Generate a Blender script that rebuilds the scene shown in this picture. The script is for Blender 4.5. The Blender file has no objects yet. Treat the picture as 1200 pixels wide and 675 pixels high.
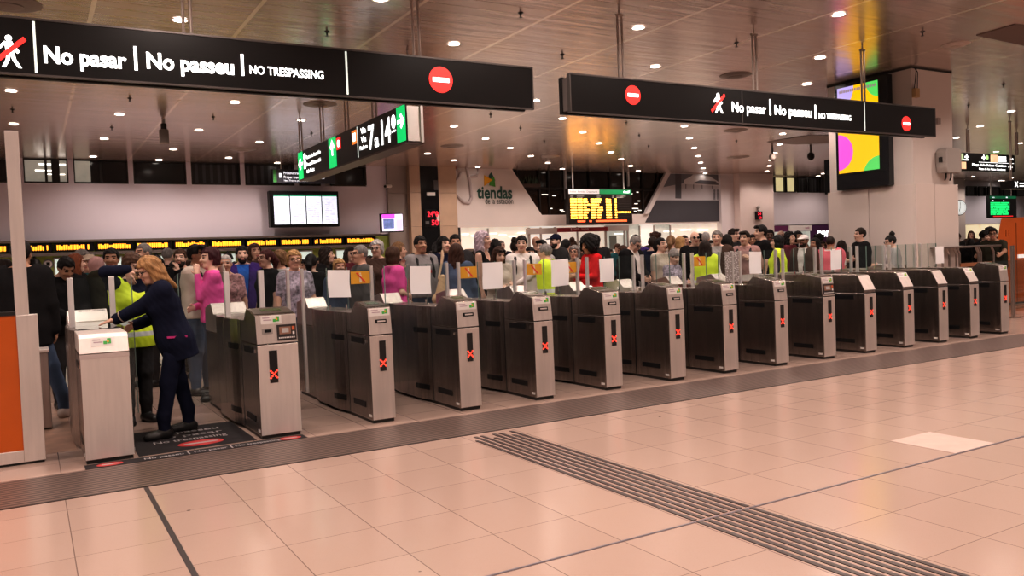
import bpy, math, random
import numpy as np
random.seed(7)
SC = bpy.context.scene
COL = SC.collection
# ---------------------------------------------------------------- camera model (the lens the photo was taken with)
F = 965.08; YAW, PIT, ROL = 0.52971767, -0.03598145, -0.03934171; EYE = 1.5
cy, sy = math.cos(YAW), math.sin(YAW); cp, sp = math.cos(PIT), math.sin(PIT); cr, sr = math.cos(ROL), math.sin(ROL)
FW = (sy*cp, cy*cp, sp); RI = (cy, -sy, 0)
UP = (RI[1]*FW[2]-RI[2]*FW[1], RI[2]*FW[0]-RI[0]*FW[2], RI[0]*FW[1]-RI[1]*FW[0])
CR = [cr*RI[i]+sr*UP[i] for i in range(3)]; CU = [-sr*RI[i]+cr*UP[i] for i in range(3)]
def ray(x, y):
    a = (x-600)/F; b = (337.5-y)/F
    return [CR[i]*a+CU[i]*b+FW[i] for i in range(3)]
def onz(x, y, z=0):
    v = ray(x, y); t = (z-EYE)/v[2]; return (v[0]*t, v[1]*t, z)
def ony(x, y, Y):
    v = ray(x, y); t = Y/v[1]; return (v[0]*t, Y, EYE+v[2]*t)
def onx(x, y, X):
    v = ray(x, y); t = X/v[0]; return (X, v[1]*t, EYE+v[2]*t)
cam = bpy.data.cameras.new('camera'); camo = bpy.data.objects.new('camera', cam); COL.objects.link(camo)
cam.sensor_width = 36; cam.sensor_fit = 'HORIZONTAL'; cam.lens = F/1200*36; cam.clip_end = 300
from mathutils import Matrix, Vector
M = Matrix(((CR[0], CU[0], -FW[0], 0), (CR[1], CU[1], -FW[1], 0), (CR[2], CU[2], -FW[2], EYE), (0, 0, 0, 1)))
camo.matrix_world = M
SC.camera = camo
CEIL = 4.8; BACK = 26.5

# ---------------------------------------------------------------- materials
MATS = {}
def nodes(m):
    m.use_nodes = True
    nt = m.node_tree
    return nt, nt.nodes, nt.links, nt.nodes['Principled BSDF']
def mat(name, col, rough=.5, metal=0., emit=None, es=0., bump=0., bscale=40., var=0., vscale=6., stretch=None, spec=.5, coat=0.):
    if name in MATS: return MATS[name]
    m = bpy.data.materials.new(name); nt, N, L, P = nodes(m)
    P.inputs['Base Color'].default_value = (*col, 1); P.inputs['Roughness'].default_value = rough
    P.inputs['Metallic'].default_value = metal; P.inputs['Specular IOR Level'].default_value = spec
    if coat: P.inputs['Coat Weight'].default_value = coat
    if emit is not None:
        P.inputs['Emission Color'].default_value = (*emit, 1); P.inputs['Emission Strength'].default_value = es
    if bump or var:
        tc = N.new('ShaderNodeTexCoord'); mp = N.new('ShaderNodeMapping'); L.new(tc.outputs['Object'], mp.inputs[0])
        if stretch: mp.inputs['Scale'].default_value = stretch
        if var:
            no = N.new('ShaderNodeTexNoise'); no.inputs['Scale'].default_value = vscale; no.inputs['Detail'].default_value = 5
            L.new(mp.outputs[0], no.inputs['Vector'])
            rp = N.new('ShaderNodeValToRGB'); L.new(no.outputs['Fac'], rp.inputs[0])
            rp.color_ramp.elements[0].position = .3; rp.color_ramp.elements[1].position = .7
            rp.color_ramp.elements[0].color = (*[max(0, c*(1-var)) for c in col], 1)
            rp.color_ramp.elements[1].color = (*[min(1, c*(1+var)) for c in col], 1)
            L.new(rp.outputs[0], P.inputs['Base Color'])
        if bump:
            n2 = N.new('ShaderNodeTexNoise'); n2.inputs['Scale'].default_value = bscale; n2.inputs['Detail'].default_value = 4
            L.new(mp.outputs[0], n2.inputs['Vector'])
            b = N.new('ShaderNodeBump'); b.inputs['Strength'].default_value = bump; b.inputs['Distance'].default_value = .01
            L.new(n2.outputs['Fac'], b.inputs['Height']); L.new(b.outputs[0], P.inputs['Normal'])
    MATS[name] = m
    return m
def glow(name, col, s):
    return mat(name, tuple(min(.8, c) for c in col), .4, emit=col, es=s)
def math_node(N, L, op, a, b=None, c=None):
    n = N.new('ShaderNodeMath'); n.operation = op
    for i, v in enumerate((a, b, c)):
        if v is None: continue
        if isinstance(v, (int, float)): n.inputs[i].default_value = v
        else: L.new(v, n.inputs[i])
    return n.outputs[0]
def mixcol(N, L, fac, a, b):
    n = N.new('ShaderNodeMix'); n.data_type = 'RGBA'
    if isinstance(fac, (int, float)): n.inputs[0].default_value = fac
    else: L.new(fac, n.inputs[0])
    for sock, v in ((n.inputs[6], a), (n.inputs[7], b)):
        if isinstance(v, tuple): sock.default_value = (*v, 1)
        else: L.new(v, sock)
    return n.outputs[2]

def glass_mat(name, tint, refl=1.0):
    m = bpy.data.materials.new(name); nt, N, L, P = nodes(m); N.remove(P)
    out = N['Material Output']
    tr = N.new('ShaderNodeBsdfTransparent'); tr.inputs[0].default_value = (*tint, 1)
    gl = N.new('ShaderNodeBsdfGlossy'); gl.inputs['Roughness'].default_value = .02; gl.inputs[0].default_value = (.9, .97, .97, 1)
    fr = N.new('ShaderNodeFresnel'); ge = N.new('ShaderNodeNewGeometry')
    L.new(math_node(N, L, 'SUBTRACT', 1.45, math_node(N, L, 'MULTIPLY', ge.outputs['Backfacing'], 1.45-1/1.45)), fr.inputs[0])   # same reflectance from inside the pane
    f2 = math_node(N, L, 'MULTIPLY', fr.outputs[0], refl)
    mx = N.new('ShaderNodeMixShader'); L.new(f2, mx.inputs[0]); L.new(tr.outputs[0], mx.inputs[1]); L.new(gl.outputs[0], mx.inputs[2])
    L.new(mx.outputs[0], out.inputs[0])
    return m

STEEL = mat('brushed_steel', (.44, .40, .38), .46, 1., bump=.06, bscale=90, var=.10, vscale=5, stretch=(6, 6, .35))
STEEL_SHADED = mat('shaded_steel_side', (.36, .315, .295), .27, 1., bump=.08, bscale=90, var=.24, vscale=4, stretch=(5, 5, .22))  # base colour darkened to stand in for the dark surroundings gate sides reflect
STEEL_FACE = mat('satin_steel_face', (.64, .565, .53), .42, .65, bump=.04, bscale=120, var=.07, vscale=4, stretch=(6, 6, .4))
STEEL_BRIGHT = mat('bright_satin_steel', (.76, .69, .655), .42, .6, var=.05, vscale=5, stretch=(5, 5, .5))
ALU = mat('aluminium_profile', (.74, .71, .70), .3, .6)
BLACKP = mat('black_plastic', (.006, .006, .007), .4, spec=.25)
DARKM = mat('dark_metal', (.03, .028, .027), .45, .4)
SIGNBLACK = mat('sign_black', (.009, .008, .008), .35, spec=.25)
SIGNEDGE = mat('sign_edge', (.10, .085, .08), .4, .5)
WHITE_GLOW = glow('sign_white', (1, 1, .97), 2.6)
DIM_WHITE = glow('sign_dim_white', (.9, .92, 1), 1.1)
RED_GLOW = glow('sign_red', (1, .035, .03), 1.0)
LED_RED = glow('led_red', (1, .055, .03), 2.4)
LED_RED2 = glow('led_red_text', (1, .03, .06), 1.2)
LED_AMBER = glow('led_amber', (1, .36, .025), 2.0)
LED_AMBER2 = glow('led_amber_board', (1, .45, .06), 5.0)
LED_GREEN = glow('led_green', (.02, .9, .22), 1.2)
SIGN_GREEN = glow('sign_green', (.0, .62, .16), .95)
SIGN_ORANGE = glow('sign_orange', (1, .25, .03), .9)
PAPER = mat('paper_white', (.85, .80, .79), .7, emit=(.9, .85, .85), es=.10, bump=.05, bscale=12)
YELLOW = mat('sticker_yellow', (.72, .36, .03), .5)
REDFLAT = mat('flat_red', (.70, .045, .04), .5)
WHITEFLAT = mat('flat_white', (.8, .76, .74), .5)
GREENFLAT = mat('flat_green', (.06, .42, .08), .5)
ORANGE = mat('kiosk_orange', (.62, .12, .012), .32, var=.06, vscale=2)
GLASS = glass_mat('gate_glass', (.91, .945, .935), .8)
GLASSE = mat('glass_edge_green', (.20, .28, .25), .15)
CHROME = mat('chrome', (.75, .72, .70), .12, 1.)

# ---------------------------------------------------------------- mesh builder
class Fr:                                                     # a flat frame: origin, right, up, outward normal
    def __init__(s, o, u=(1, 0, 0), v=(0, 0, 1)):
        s.o = Vector(o); s.u = Vector(u).normalized(); s.v = Vector(v).normalized(); s.n = s.u.cross(s.v)
    def p(s, a, b, c=0): return tuple(s.o + s.u*a + s.v*b + s.n*c)
    def at(s, a, b, c=0):
        f = Fr(s.p(a, b, c), s.u, s.v); return f
class MB:
    def __init__(s): s.v = []; s.f = []
    def add(s, vs, fs):
        b = len(s.v); s.v += [tuple(q) for q in vs]; s.f += [tuple(i+b for i in f) for f in fs]; return s
    def box(s, x0, x1, y0, y1, z0, z1):
        return s.add([(x, y, z) for z in (z0, z1) for y in (y0, y1) for x in (x0, x1)],
                     [(0, 2, 3, 1), (4, 5, 7, 6), (0, 1, 5, 4), (2, 6, 7, 3), (0, 4, 6, 2), (1, 3, 7, 5)])
    def poly(s, fr, pts, c0=0., c1=.004):
        n = len(pts)
        return s.add([fr.p(a, b, c0) for a, b in pts]+[fr.p(a, b, c1) for a, b in pts],
                     [tuple(range(n-1, -1, -1)), tuple(range(n, 2*n))]+[(i, (i+1) % n, n+(i+1) % n, n+i) for i in range(n)])
    def rect(s, fr, a0, a1, b0, b1, c0=0., c1=.004):
        return s.poly(fr, [(a0, b0), (a1, b0), (a1, b1), (a0, b1)], c0, c1)
    def disc(s, fr, a, b, r, c0=0., c1=.004, n=28, ry=None):
        ry = ry or r
        return s.poly(fr, [(a+r*math.cos(2*math.pi*i/n), b+ry*math.sin(2*math.pi*i/n)) for i in range(n)], c0, c1)
    def prism_x(s, prof, x0, x1):                             # prof: (y,z) outline
        return s.poly(Fr((0, 0, 0), (0, 1, 0), (0, 0, 1)), prof, x0, x1)
    def tube(s, a, b, r, n=10, r2=None):
        a = Vector(a); b = Vector(b); d = (b-a).normalized(); r2 = r if r2 is None else r2
        u = d.orthogonal().normalized(); w = d.cross(u)
        vs = [a+(u*math.cos(t)+w*math.sin(t))*r for t in [2*math.pi*i/n for i in range(n)]]
        vs += [b+(u*math.cos(t)+w*math.sin(t))*r2 for t in [2*math.pi*i/n for i in range(n)]]
        return s.add(vs, [tuple(range(n-1, -1, -1)), tuple(range(n, 2*n))]+[(i, (i+1) % n, n+(i+1) % n, n+i) for i in range(n)])
    def path(s, pts, r, n=8):
        for a, b in zip(pts, pts[1:]): s.tube(a, b, r, n)
        for q in pts[1:-1]: s.ball(q, (r, r, r), 8, 5)
        return s
    def lathe(s, c, prof, n=24):                              # prof (r,z) closed with caps
        vs = []; fs = []; m = len(prof)
        for r, z in prof:
            vs += [(c[0]+r*math.cos(2*math.pi*i/n), c[1]+r*math.sin(2*math.pi*i/n), c[2]+z) for i in range(n)]
        for k in range(m-1):
            fs += [(k*n+i, k*n+(i+1) % n, (k+1)*n+(i+1) % n, (k+1)*n+i) for i in range(n)]
        fs += [tuple(range(n-1, -1, -1)), tuple(range((m-1)*n, m*n))]
        return s.add(vs, fs)
    def ball(s, c, r, n=14, m=9):
        vs = [(c[0], c[1], c[2]-r[2])]; fs = []
        for k in range(1, m):
            t = math.pi*k/m
            vs += [(c[0]+r[0]*math.sin(t)*math.cos(2*math.pi*i/n), c[1]+r[1]*math.sin(t)*math.sin(2*math.pi*i/n), c[2]-r[2]*math.cos(t)) for i in range(n)]
        vs.append((c[0], c[1], c[2]+r[2])); last = len(vs)-1
        fs += [(0, 1+(i+1) % n, 1+i) for i in range(n)]
        for k in range(m-2):
            fs += [(1+k*n+i, 1+k*n+(i+1) % n, 1+(k+1)*n+(i+1) % n, 1+(k+1)*n+i) for i in range(n)]
        fs += [(1+(m-2)*n+i, 1+(m-2)*n+(i+1) % n, last) for i in range(n)]
        return s.add(vs, fs)
    def mesh(s, name, m, smooth=False, off=(0, 0, 0)):
        me = bpy.data.meshes.new(name)
        me.from_pydata([(x-off[0], y-off[1], z-off[2]) for x, y, z in s.v], [], s.f)
        me.materials.append(m)
        if smooth: me.polygons.foreach_set('use_smooth', [True]*len(me.polygons))
        me.update(); return me
    def build(s, name, m, parent=None, smooth=False, bevel=0., base=None):
        """vertices are in world space (parents are never rotated at build time)"""
        off = wloc(parent) if parent else (base or (0, 0, 0))
        o = bpy.data.objects.new(name, s.mesh(name, m, smooth, off)); COL.objects.link(o)
        if parent: o.parent = parent
        else: o.location = off
        if bevel:
            b = o.modifiers.new('bevel', 'BEVEL'); b.width = bevel; b.segments = 2; b.limit_method = 'ANGLE'; b.angle_limit = .6
        return o
def wloc(o):
    x = y = z = 0.
    while o: x += o.location[0]; y += o.location[1]; z += o.location[2]; o = o.parent
    return (x, y, z)
def tag(o, label, cat, group=None, kind=None):
    o['label'] = label; o['category'] = cat
    if group: o['group'] = group
    if kind: o['kind'] = kind
    return o
def thing(name, label, cat, loc, group=None):
    o = bpy.data.objects.new(name, None); COL.objects.link(o); o.location = loc; o.empty_display_size = .1
    return tag(o, label, cat, group)
def struct(mb, name, m, smooth=False):
    o = mb.build(name, m, smooth=smooth); o['kind'] = 'structure'; return o
TEXTS = {}
def text_geo(s, bold):
    if (s, bold) in TEXTS: return TEXTS[(s, bold)]
    cu = bpy.data.curves.new('t', 'FONT'); cu.body = s; cu.size = 1; cu.offset = bold; cu.resolution_u = 3; cu.extrude = 0
    o = bpy.data.objects.new('t', cu); COL.objects.link(o)
    dg = bpy.context.evaluated_depsgraph_get(); dg.update()
    me = bpy.data.meshes.new_from_object(o.evaluated_get(dg))
    g = ([tuple(v.co) for v in me.vertices], [tuple(p.vertices) for p in me.polygons])
    bpy.data.objects.remove(o); bpy.data.curves.remove(cu); bpy.data.meshes.remove(me)
    TEXTS[(s, bold)] = g; return g
def text_mb(mb, fr, s, a, b, size, c=.006, bold=.012, width=None):
    """left baseline at (a,b); returns the right end"""
    vs, fs = text_geo(s, bold)
    x1 = max(v[0] for v in vs); kx = size if width is None else width/x1
    mb.add([fr.p(a+v[0]*kx, b+v[1]*size, c) for v in vs], fs)
    return a+x1*kx
ORD = ['first', 'second', 'third', 'fourth', 'fifth', 'sixth', 'seventh', 'eighth', 'ninth', 'tenth', 'eleventh', 'twelfth', 'thirteenth', 'fourteenth', 'fifteenth']
# ================================================================ THE SETTING
def floor_material():
    m = bpy.data.materials.new('terrazzo_floor'); nt, N, L, P = nodes(m)
    g = N.new('ShaderNodeNewGeometry'); sx = N.new('ShaderNodeSeparateXYZ'); L.new(g.outputs['Position'], sx.inputs[0])
    X, Y = sx.outputs[0], sx.outputs[1]
    def lines(c, off, per, w):
        q = math_node(N, L, 'DIVIDE', math_node(N, L, 'SUBTRACT', c, off), per)
        fr = math_node(N, L, 'FRACT', q)
        d = math_node(N, L, 'MINIMUM', fr, math_node(N, L, 'SUBTRACT', 1., fr))
        return math_node(N, L, 'LESS_THAN', d, w/per/2), math_node(N, L, 'FLOOR', q)
    lx, ix = lines(X, .135, .494, .0055); ly, iy = lines(Y, 4.43, .517, .0045)
    cb = N.new('ShaderNodeCombineXYZ'); L.new(ix, cb.inputs[0]); L.new(iy, cb.inputs[1])
    wn = N.new('ShaderNodeTexWhiteNoise'); wn.noise_dimensions = '3D'; L.new(cb.outputs[0], wn.inputs[0])
    no = N.new('ShaderNodeTexNoise'); no.inputs['Scale'].default_value = 1.3; no.inputs['Detail'].default_value = 6
    L.new(g.outputs['Position'], no.inputs['Vector'])
    sp_ = N.new('ShaderNodeTexNoise'); sp_.inputs['Scale'].default_value = 130; sp_.inputs['Detail'].default_value = 2
    L.new(g.outputs['Position'], sp_.inputs['Vector'])
    base = mixcol(N, L, math_node(N, L, 'MULTIPLY', wn.outputs['Value'], .8), (.465, .335, .28), (.52, .38, .318))
    base = mixcol(N, L, math_node(N, L, 'MULTIPLY', no.outputs['Fac'], .35), base, (.43, .305, .25))
    base = mixcol(N, L, math_node(N, L, 'MULTIPLY', math_node(N, L, 'GREATER_THAN', sp_.outputs['Fac'], .62), .22), base, (.42, .27, .2))
    line = math_node(N, L, 'MULTIPLY', math_node(N, L, 'MAXIMUM', lx, ly), .68)
    base = mixcol(N, L, line, base, (.10, .06, .05))
    stain = N.new('ShaderNodeTexVoronoi'); stain.inputs['Scale'].default_value = 1.7; L.new(g.outputs['Position'], stain.inputs['Vector'])
    base = mixcol(N, L, math_node(N, L, 'MULTIPLY', math_node(N, L, 'LESS_THAN', stain.outputs['Distance'], .022), .7), base, (.08, .05, .045))
    L.new(base, P.inputs['Base Color'])
    rg = math_node(N, L, 'ADD', math_node(N, L, 'MULTIPLY', no.outputs['Fac'], .12), .13)
    L.new(rg, P.inputs['Roughness']); P.inputs['Specular IOR Level'].default_value = .6
    n3 = N.new('ShaderNodeTexNoise'); n3.inputs['Scale'].default_value = 5; L.new(g.outputs['Position'], n3.inputs['Vector'])
    b = N.new('ShaderNodeBump'); b.inputs['Strength'].default_value = .03; b.inputs['Distance'].default_value = .02
    L.new(n3.outputs['Fac'], b.inputs['Height']); L.new(b.outputs[0], P.inputs['Normal'])
    return m
def ceiling_material():
    m = bpy.data.materials.new('aluminium_strip_ceiling'); nt, N, L, P = nodes(m)
    g = N.new('ShaderNodeNewGeometry'); sx = N.new('ShaderNodeSeparateXYZ'); L.new(g.outputs['Position'], sx.inputs[0])
    X, Y = sx.outputs[0], sx.outputs[1]
    q = math_node(N, L, 'FRACT', math_node(N, L, 'DIVIDE', math_node(N, L, 'SUBTRACT', X, .83), 1.83))
    seam = math_node(N, L, 'LESS_THAN', q, .030)
    fy = math_node(N, L, 'FRACT', math_node(N, L, 'DIVIDE', Y, .30))
    slat = math_node(N, L, 'LESS_THAN', fy, .07)
    iy = math_node(N, L, 'FLOOR', math_node(N, L, 'DIVIDE', Y, .30)); ix = math_node(N, L, 'FLOOR', math_node(N, L, 'DIVIDE', math_node(N, L, 'SUBTRACT', X, .83), 1.83))
    cb = N.new('ShaderNodeCombineXYZ'); L.new(ix, cb.inputs[0]); L.new(iy, cb.inputs[1])
    wn = N.new('ShaderNodeTexWhiteNoise'); L.new(cb.outputs[0], wn.inputs[0])
    no = N.new('ShaderNodeTexNoise'); no.inputs['Scale'].default_value = .55; no.inputs['Detail'].default_value = 6; L.new(g.outputs['Position'], no.inputs['Vector'])
    base = mixcol(N, L, wn.outputs['Value'], (.56, .45, .405), (.63, .51, .465))
    st = N.new('ShaderNodeMapRange'); st.inputs[1].default_value = .56; st.inputs[2].default_value = .72; L.new(no.outputs['Fac'], st.inputs[0])
    base = mixcol(N, L, math_node(N, L, 'MULTIPLY', st.outputs[0], .45), base, (.60, .41, .26))
    base = mixcol(N, L, math_node(N, L, 'MULTIPLY', slat, .34), base, (.16, .12, .10))
    base = mixcol(N, L, math_node(N, L, 'MULTIPLY', seam, .9), base, (.95, .80, .68))
    L.new(base, P.inputs['Base Color'])
    P.inputs['Metallic'].default_value = .62; P.inputs['Roughness'].default_value = .23
    n2 = N.new('ShaderNodeTexNoise'); n2.inputs['Scale'].default_value = 1.0; n2.inputs['Detail'].default_value = 2
    mp = N.new('ShaderNodeMapping'); mp.inputs['Scale'].default_value = (.5, 5., 1); L.new(g.outputs['Position'], mp.inputs[0]); L.new(mp.outputs[0], n2.inputs['Vector'])
    b = N.new('ShaderNodeBump'); b.inputs['Strength'].default_value = .22; b.inputs['Distance'].default_value = .03
    L.new(n2.outputs['Fac'], b.inputs['Height']); L.new(b.outputs[0], P.inputs['Normal'])
    return m
def stripe_material(name, axis, off, per, duty, dark, light):
    m = bpy.data.materials.new(name); nt, N, L, P = nodes(m)
    g = N.new('ShaderNodeNewGeometry'); sx = N.new('ShaderNodeSeparateXYZ'); L.new(g.outputs['Position'], sx.inputs[0])
    q = math_node(N, L, 'FRACT', math_node(N, L, 'DIVIDE', math_node(N, L, 'SUBTRACT', sx.outputs[axis], off), per))
    s = math_node(N, L, 'LESS_THAN', q, duty)
    no = N.new('ShaderNodeTexNoise'); no.inputs['Scale'].default_value = 2; no.inputs['Detail'].default_value = 5; L.new(g.outputs['Position'], no.inputs['Vector'])
    lt = mixcol(N, L, no.outputs['Fac'], light, tuple(c*.75 for c in light))
    L.new(mixcol(N, L, s, lt, dark), P.inputs['Base Color']); P.inputs['Roughness'].default_value = .38
    b = N.new('ShaderNodeBump'); b.inputs['Strength'].default_value = .3; b.inputs['Distance'].default_value = .004
    L.new(s, b.inputs['Height']); L.new(b.outputs[0], P.inputs['Normal'])
    return m
struct(MB().add([(-14, -9, 0), (75, -9, 0), (75, 27, 0), (-14, 27, 0)], [(0, 1, 2, 3)]), 'floor', floor_material())
struct(MB().box(-14, 75, -9, 27, CEIL, CEIL+.1), 'ceiling', ceiling_material())
WALLW = mat('painted_wall_white', (.70, .655, .68), .6, var=.03, vscale=.6)
WALLT = mat('painted_wall_warm', (.74, .68, .655), .55, var=.03, vscale=.7)
WFRAME = mat('window_frame_white', (.62, .58, .58), .5)
struct(MB().box(-14, 75, BACK+.25, BACK+.45, 0, CEIL), 'wall_back', WALLW)
# ribbed strip along the gates and the guiding stripe towards the camera
struct(MB().box(-14, 40, 6.26, 7.10, .001, .004), 'trim_1', stripe_material('ribbed_strip', 1, 6.26, .0595, .56, (.035, .024, .022), (.27, .185, .155)))
tb = MB()
for k in range(8):
    x0 = 3.115+k*.0585
    y1 = 6.16 if k % 3 else 6.02
    tb.box(x0, x0+.031, -9, 3.40, .0005, .004); tb.box(x0, x0+.031, 3.43, y1, .0005, .004)
struct(tb, 'trim_2', mat('guiding_stripe', (.05, .032, .03), .4))
struct(MB().box(.615, .645, -9, 6.255, .0004, .002), 'trim_3', mat('floor_joint_dark', (.035, .025, .024), .5))
struct(MB().box(-14, 40, 3.40, 3.416, .0004, .0022), 'trim_4', mat('floor_joint_grey', (.14, .11, .13), .4))
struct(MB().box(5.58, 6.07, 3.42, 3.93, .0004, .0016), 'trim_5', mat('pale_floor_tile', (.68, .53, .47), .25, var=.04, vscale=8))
# dark worn tiles inside the first lane on the left
struct(MB().box(-.6, .28, 8.0, 11.2, .0004, .0014), 'trim_6', mat('worn_floor_tiles', (.40, .255, .19), .35, var=.25, vscale=5))

# ---- back wall, left: windows above, white wall, orange ticker fascia, green ticket counter
def W(px, py, dy=0.): return ony(px, py, BACK-dy)
pane_dark = mat('window_dark', (.012, .010, .010), .12)
pane_lit = mat('window_lit_room', (.30, .27, .22), .3, emit=(.9, .8, .65), es=.22, var=.5, vscale=1.2)
pane_rib = stripe_material('window_blinds', 0, 0, .22, .6, (.012, .011, .012), (.07, .068, .075))
pane_yel = mat('window_lit_yellow', (.5, .4, .2), .3, emit=(1., .85, .45), es=.55, var=.4, vscale=.9)
wn_ = [0]
def window(x0, x1, z0, z1, pm, cols=1, y=BACK, frame=WFRAME, extra=None):
    wn_[0] += 1
    r = bpy.data.objects.new('window_%d' % wn_[0], None); COL.objects.link(r); r.location = (x0, y, z0); r['kind'] = 'structure'
    MB().box(x0, x1, y+.08, y+.10, z0, z1).build('pane', pm, r)
    f = MB(); t = .045
    f.box(x0, x1, y, y+.1, z0-t, z0); f.box(x0, x1, y, y+.1, z1, z1+t)
    for i in range(cols+1):
        xx = x0+(x1-x0)*i/cols; f.box(xx-t*.7, xx+t*.7, y, y+.1, z0, z1)
    f.build('window_frame', frame, r)
    if extra: extra(r)
    return r
ux = [W(p, 200)[0] for p in (-70, -8, 24, 83, 153, 221, 284, 347, 377.5)]
zb, zt = 4.16, 4.76
def lit_lamps(r):
    for a, b, c, d in ((0.45, .47, 1.1, .035), (.35, .30, .9, .03), (.6, .2, .8, .02)):
        MB().box(ux[2]+a, ux[2]+a+c*.6, BACK+.06, BACK+.078, zb+b, zb+b+d).build('ceiling_tube', glow('far_tube', (1, .97, .9), 3), r)
    MB().box(ux[2]+.75, ux[2]+.95, BACK+.05, BACK+.078, zb, zt).box(ux[2]+1.15, ux[2]+1.22, BACK+.05, BACK+.078, zb, zt).build('inner_post', DARKM, r)
kinds = [pane_dark, pane_dark, pane_lit, pane_dark, pane_dark, pane_rib, pane_rib, pane_rib]
for i in range(8):
    window(ux[i]+.07, ux[i+1]-.07, zb, zt, kinds[i], 2 if i in (2, 3) else 1, extra=lit_lamps if i == 2 else None, frame=DARKM)
# the lit corner of the second room
MB().box(ux[3]+.1, ux[3]+.5, BACK+.05, BACK+.07, zb, zt).build('lit_corner', pane_lit, bpy.data.objects['window_4'])
window(W(388, 200)[0], W(428, 200)[0], zb, zt, pane_dark, 1, frame=DARKM)
xL = W(-90, 250)[0]; xC = W(467, 250)[0]
up = MB(); up.box(xL, xC, BACK, BACK+.2, 2.50, zb-.045)
for i in range(9): up.box(ux[i]-.07, ux[i]+.07, BACK-.01, BACK+.1, zb-.045, CEIL)
up.box(W(429, 200)[0], xC, BACK+.0, BACK+.1, zb-.045, CEIL); up.box(xL, xC, BACK+.0, BACK+.1, zt+.045, CEIL)
struct(up, 'trim_7', mat('wall_panel_lilac', (.80, .75, .84), .55, var=.025, vscale=.5))
struct(MB().box(xL, W(443, 285)[0], BACK-.35, BACK, 2.44, 2.50).box(xL, W(443, 285)[0], BACK-.3, BACK, 2.07, 2.16), 'trim_8', mat('fascia_steel', (.30, .26, .24), .35, .8))
struct(MB().box(xL, xC, BACK-.02, BACK+.2, 0, 2.44), 'trim_9', mat('counter_wall_green', (.36, .46, .10), .5, var=.15, vscale=1.2))
# tickers above the counters
tp = [(-8, 12), (14, 61), (64, 110), (113, 156.5), (159, 201), (204, 244), (247, 287), (288.5, 327), (328.5, 366), (367.5, 403.5), (406, 441)]
for i, (a, b) in enumerate(tp):
    x0 = W(a, 290, .3)[0]; x1 = W(b, 290, .3)[0]; z0, z1 = 2.175, 2.42
    r = thing('counter_ticker', 'long black LED ticker with amber text over the ticket counters, %s from the left' % ORD[i], 'LED sign', (x0, BACK-.3, z0), 'amber tickers over the ticket counters')
    MB().box(x0, x1, BACK-.3, BACK-.1, z0, z1).build('casing', BLACKP, r, bevel=.005)
    fr = Fr((x0, BACK-.3, z0), (1, 0, 0), (0, 0, 1)); mb = MB(); w = x1-x0; px = .05
    while px < w-.12:
        cw = random.uniform(.045, .065)
        if random.random() < .95:
            hgt = random.choice((.13, .13, .13, .10)); mb.rect(fr, px, px+cw*.8, .06, .06+hgt, 0, .006)
            mb.rect(fr, px+cw*.15, px+cw*.5, .045, .06, 0, .006)
        px += cw
    mb.build('amber_text', LED_AMBER, r)
# bright ticket windows, round door signs and black pendant lamps in front of the counters
for i, (a, b) in enumerate([(20, 36), (64, 82), (120, 142), (178, 196), (234, 246), (254, 276), (300, 322), (345, 366), (395, 412), (418, 438)]):
    x0 = W(a, 300, .1)[0]; x1 = W(b, 300, .1)[0]
    r = thing('ticket_window', 'bright glazed ticket window in the green counter wall, %s from the left' % ORD[i], 'ticket window', (x0, BACK-.06, 1.0), 'bright ticket windows')
    MB().box(x0, x1, BACK-.05, BACK-.03, 1.05, 1.98).build('pane', mat('ticket_window_light', (.6, .68, .6), .3, emit=(.85, 1, .9), es=.55, var=.4, vscale=3), r)
    f = MB()
    for q in (x0-.03, x1): f.box(q, q+.03, BACK-.07, BACK-.03, 1.0, 2.02)
    f.box(x0, x1, BACK-.07, BACK-.03, 1.0, 1.05).box(x0, x1, BACK-.07, BACK-.03, 1.98, 2.02); f.build('frame', ALU, r)
for i, a in enumerate((56, 107, 226)):
    p = W(a, 301.5 if a < 200 else 298, .04)
    o = thing('round_counter_sign', 'small round white counter sign ringed in grey, %s from the left' % ORD[i], 'sign', (p[0], BACK-.05, 1.85))
    fr = Fr((p[0], BACK-.03, 1.85)); MB().disc(fr, 0, 0, .13, 0, .02).build('ring', mat('sign_ring_grey', (.25, .25, .27), .5), o); MB().disc(fr, 0, 0, .10, .02, .026).build('face', WHITEFLAT, o)
    MB().rect(fr, -.045, .045, -.05, .05, .026, .03).build('symbol', BLACKP, o)
for i, a in enumerate((40, 88, 183, 267, 311, 385)):
    p = ony(a, 300, BACK-.3)
    r = thing('pendant_lamp', 'black dome pendant lamp hanging before the ticket counter, %s from the left' % ORD[i], 'lamp', (p[0], BACK-.28, 1.80), 'black pendant lamps')
    MB().lathe((p[0], BACK-.28, 1.80), [(.17, 0), (.17, .05), (.12, .17), (.04, .22), (.03, .26)], 18).build('lamp_shade', BLACKP, r, smooth=False)
    MB().tube((p[0], BACK-.28, 2.05), (p[0], BACK-.28, 2.09), .012, 6).build('cable', BLACKP, r)

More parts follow.
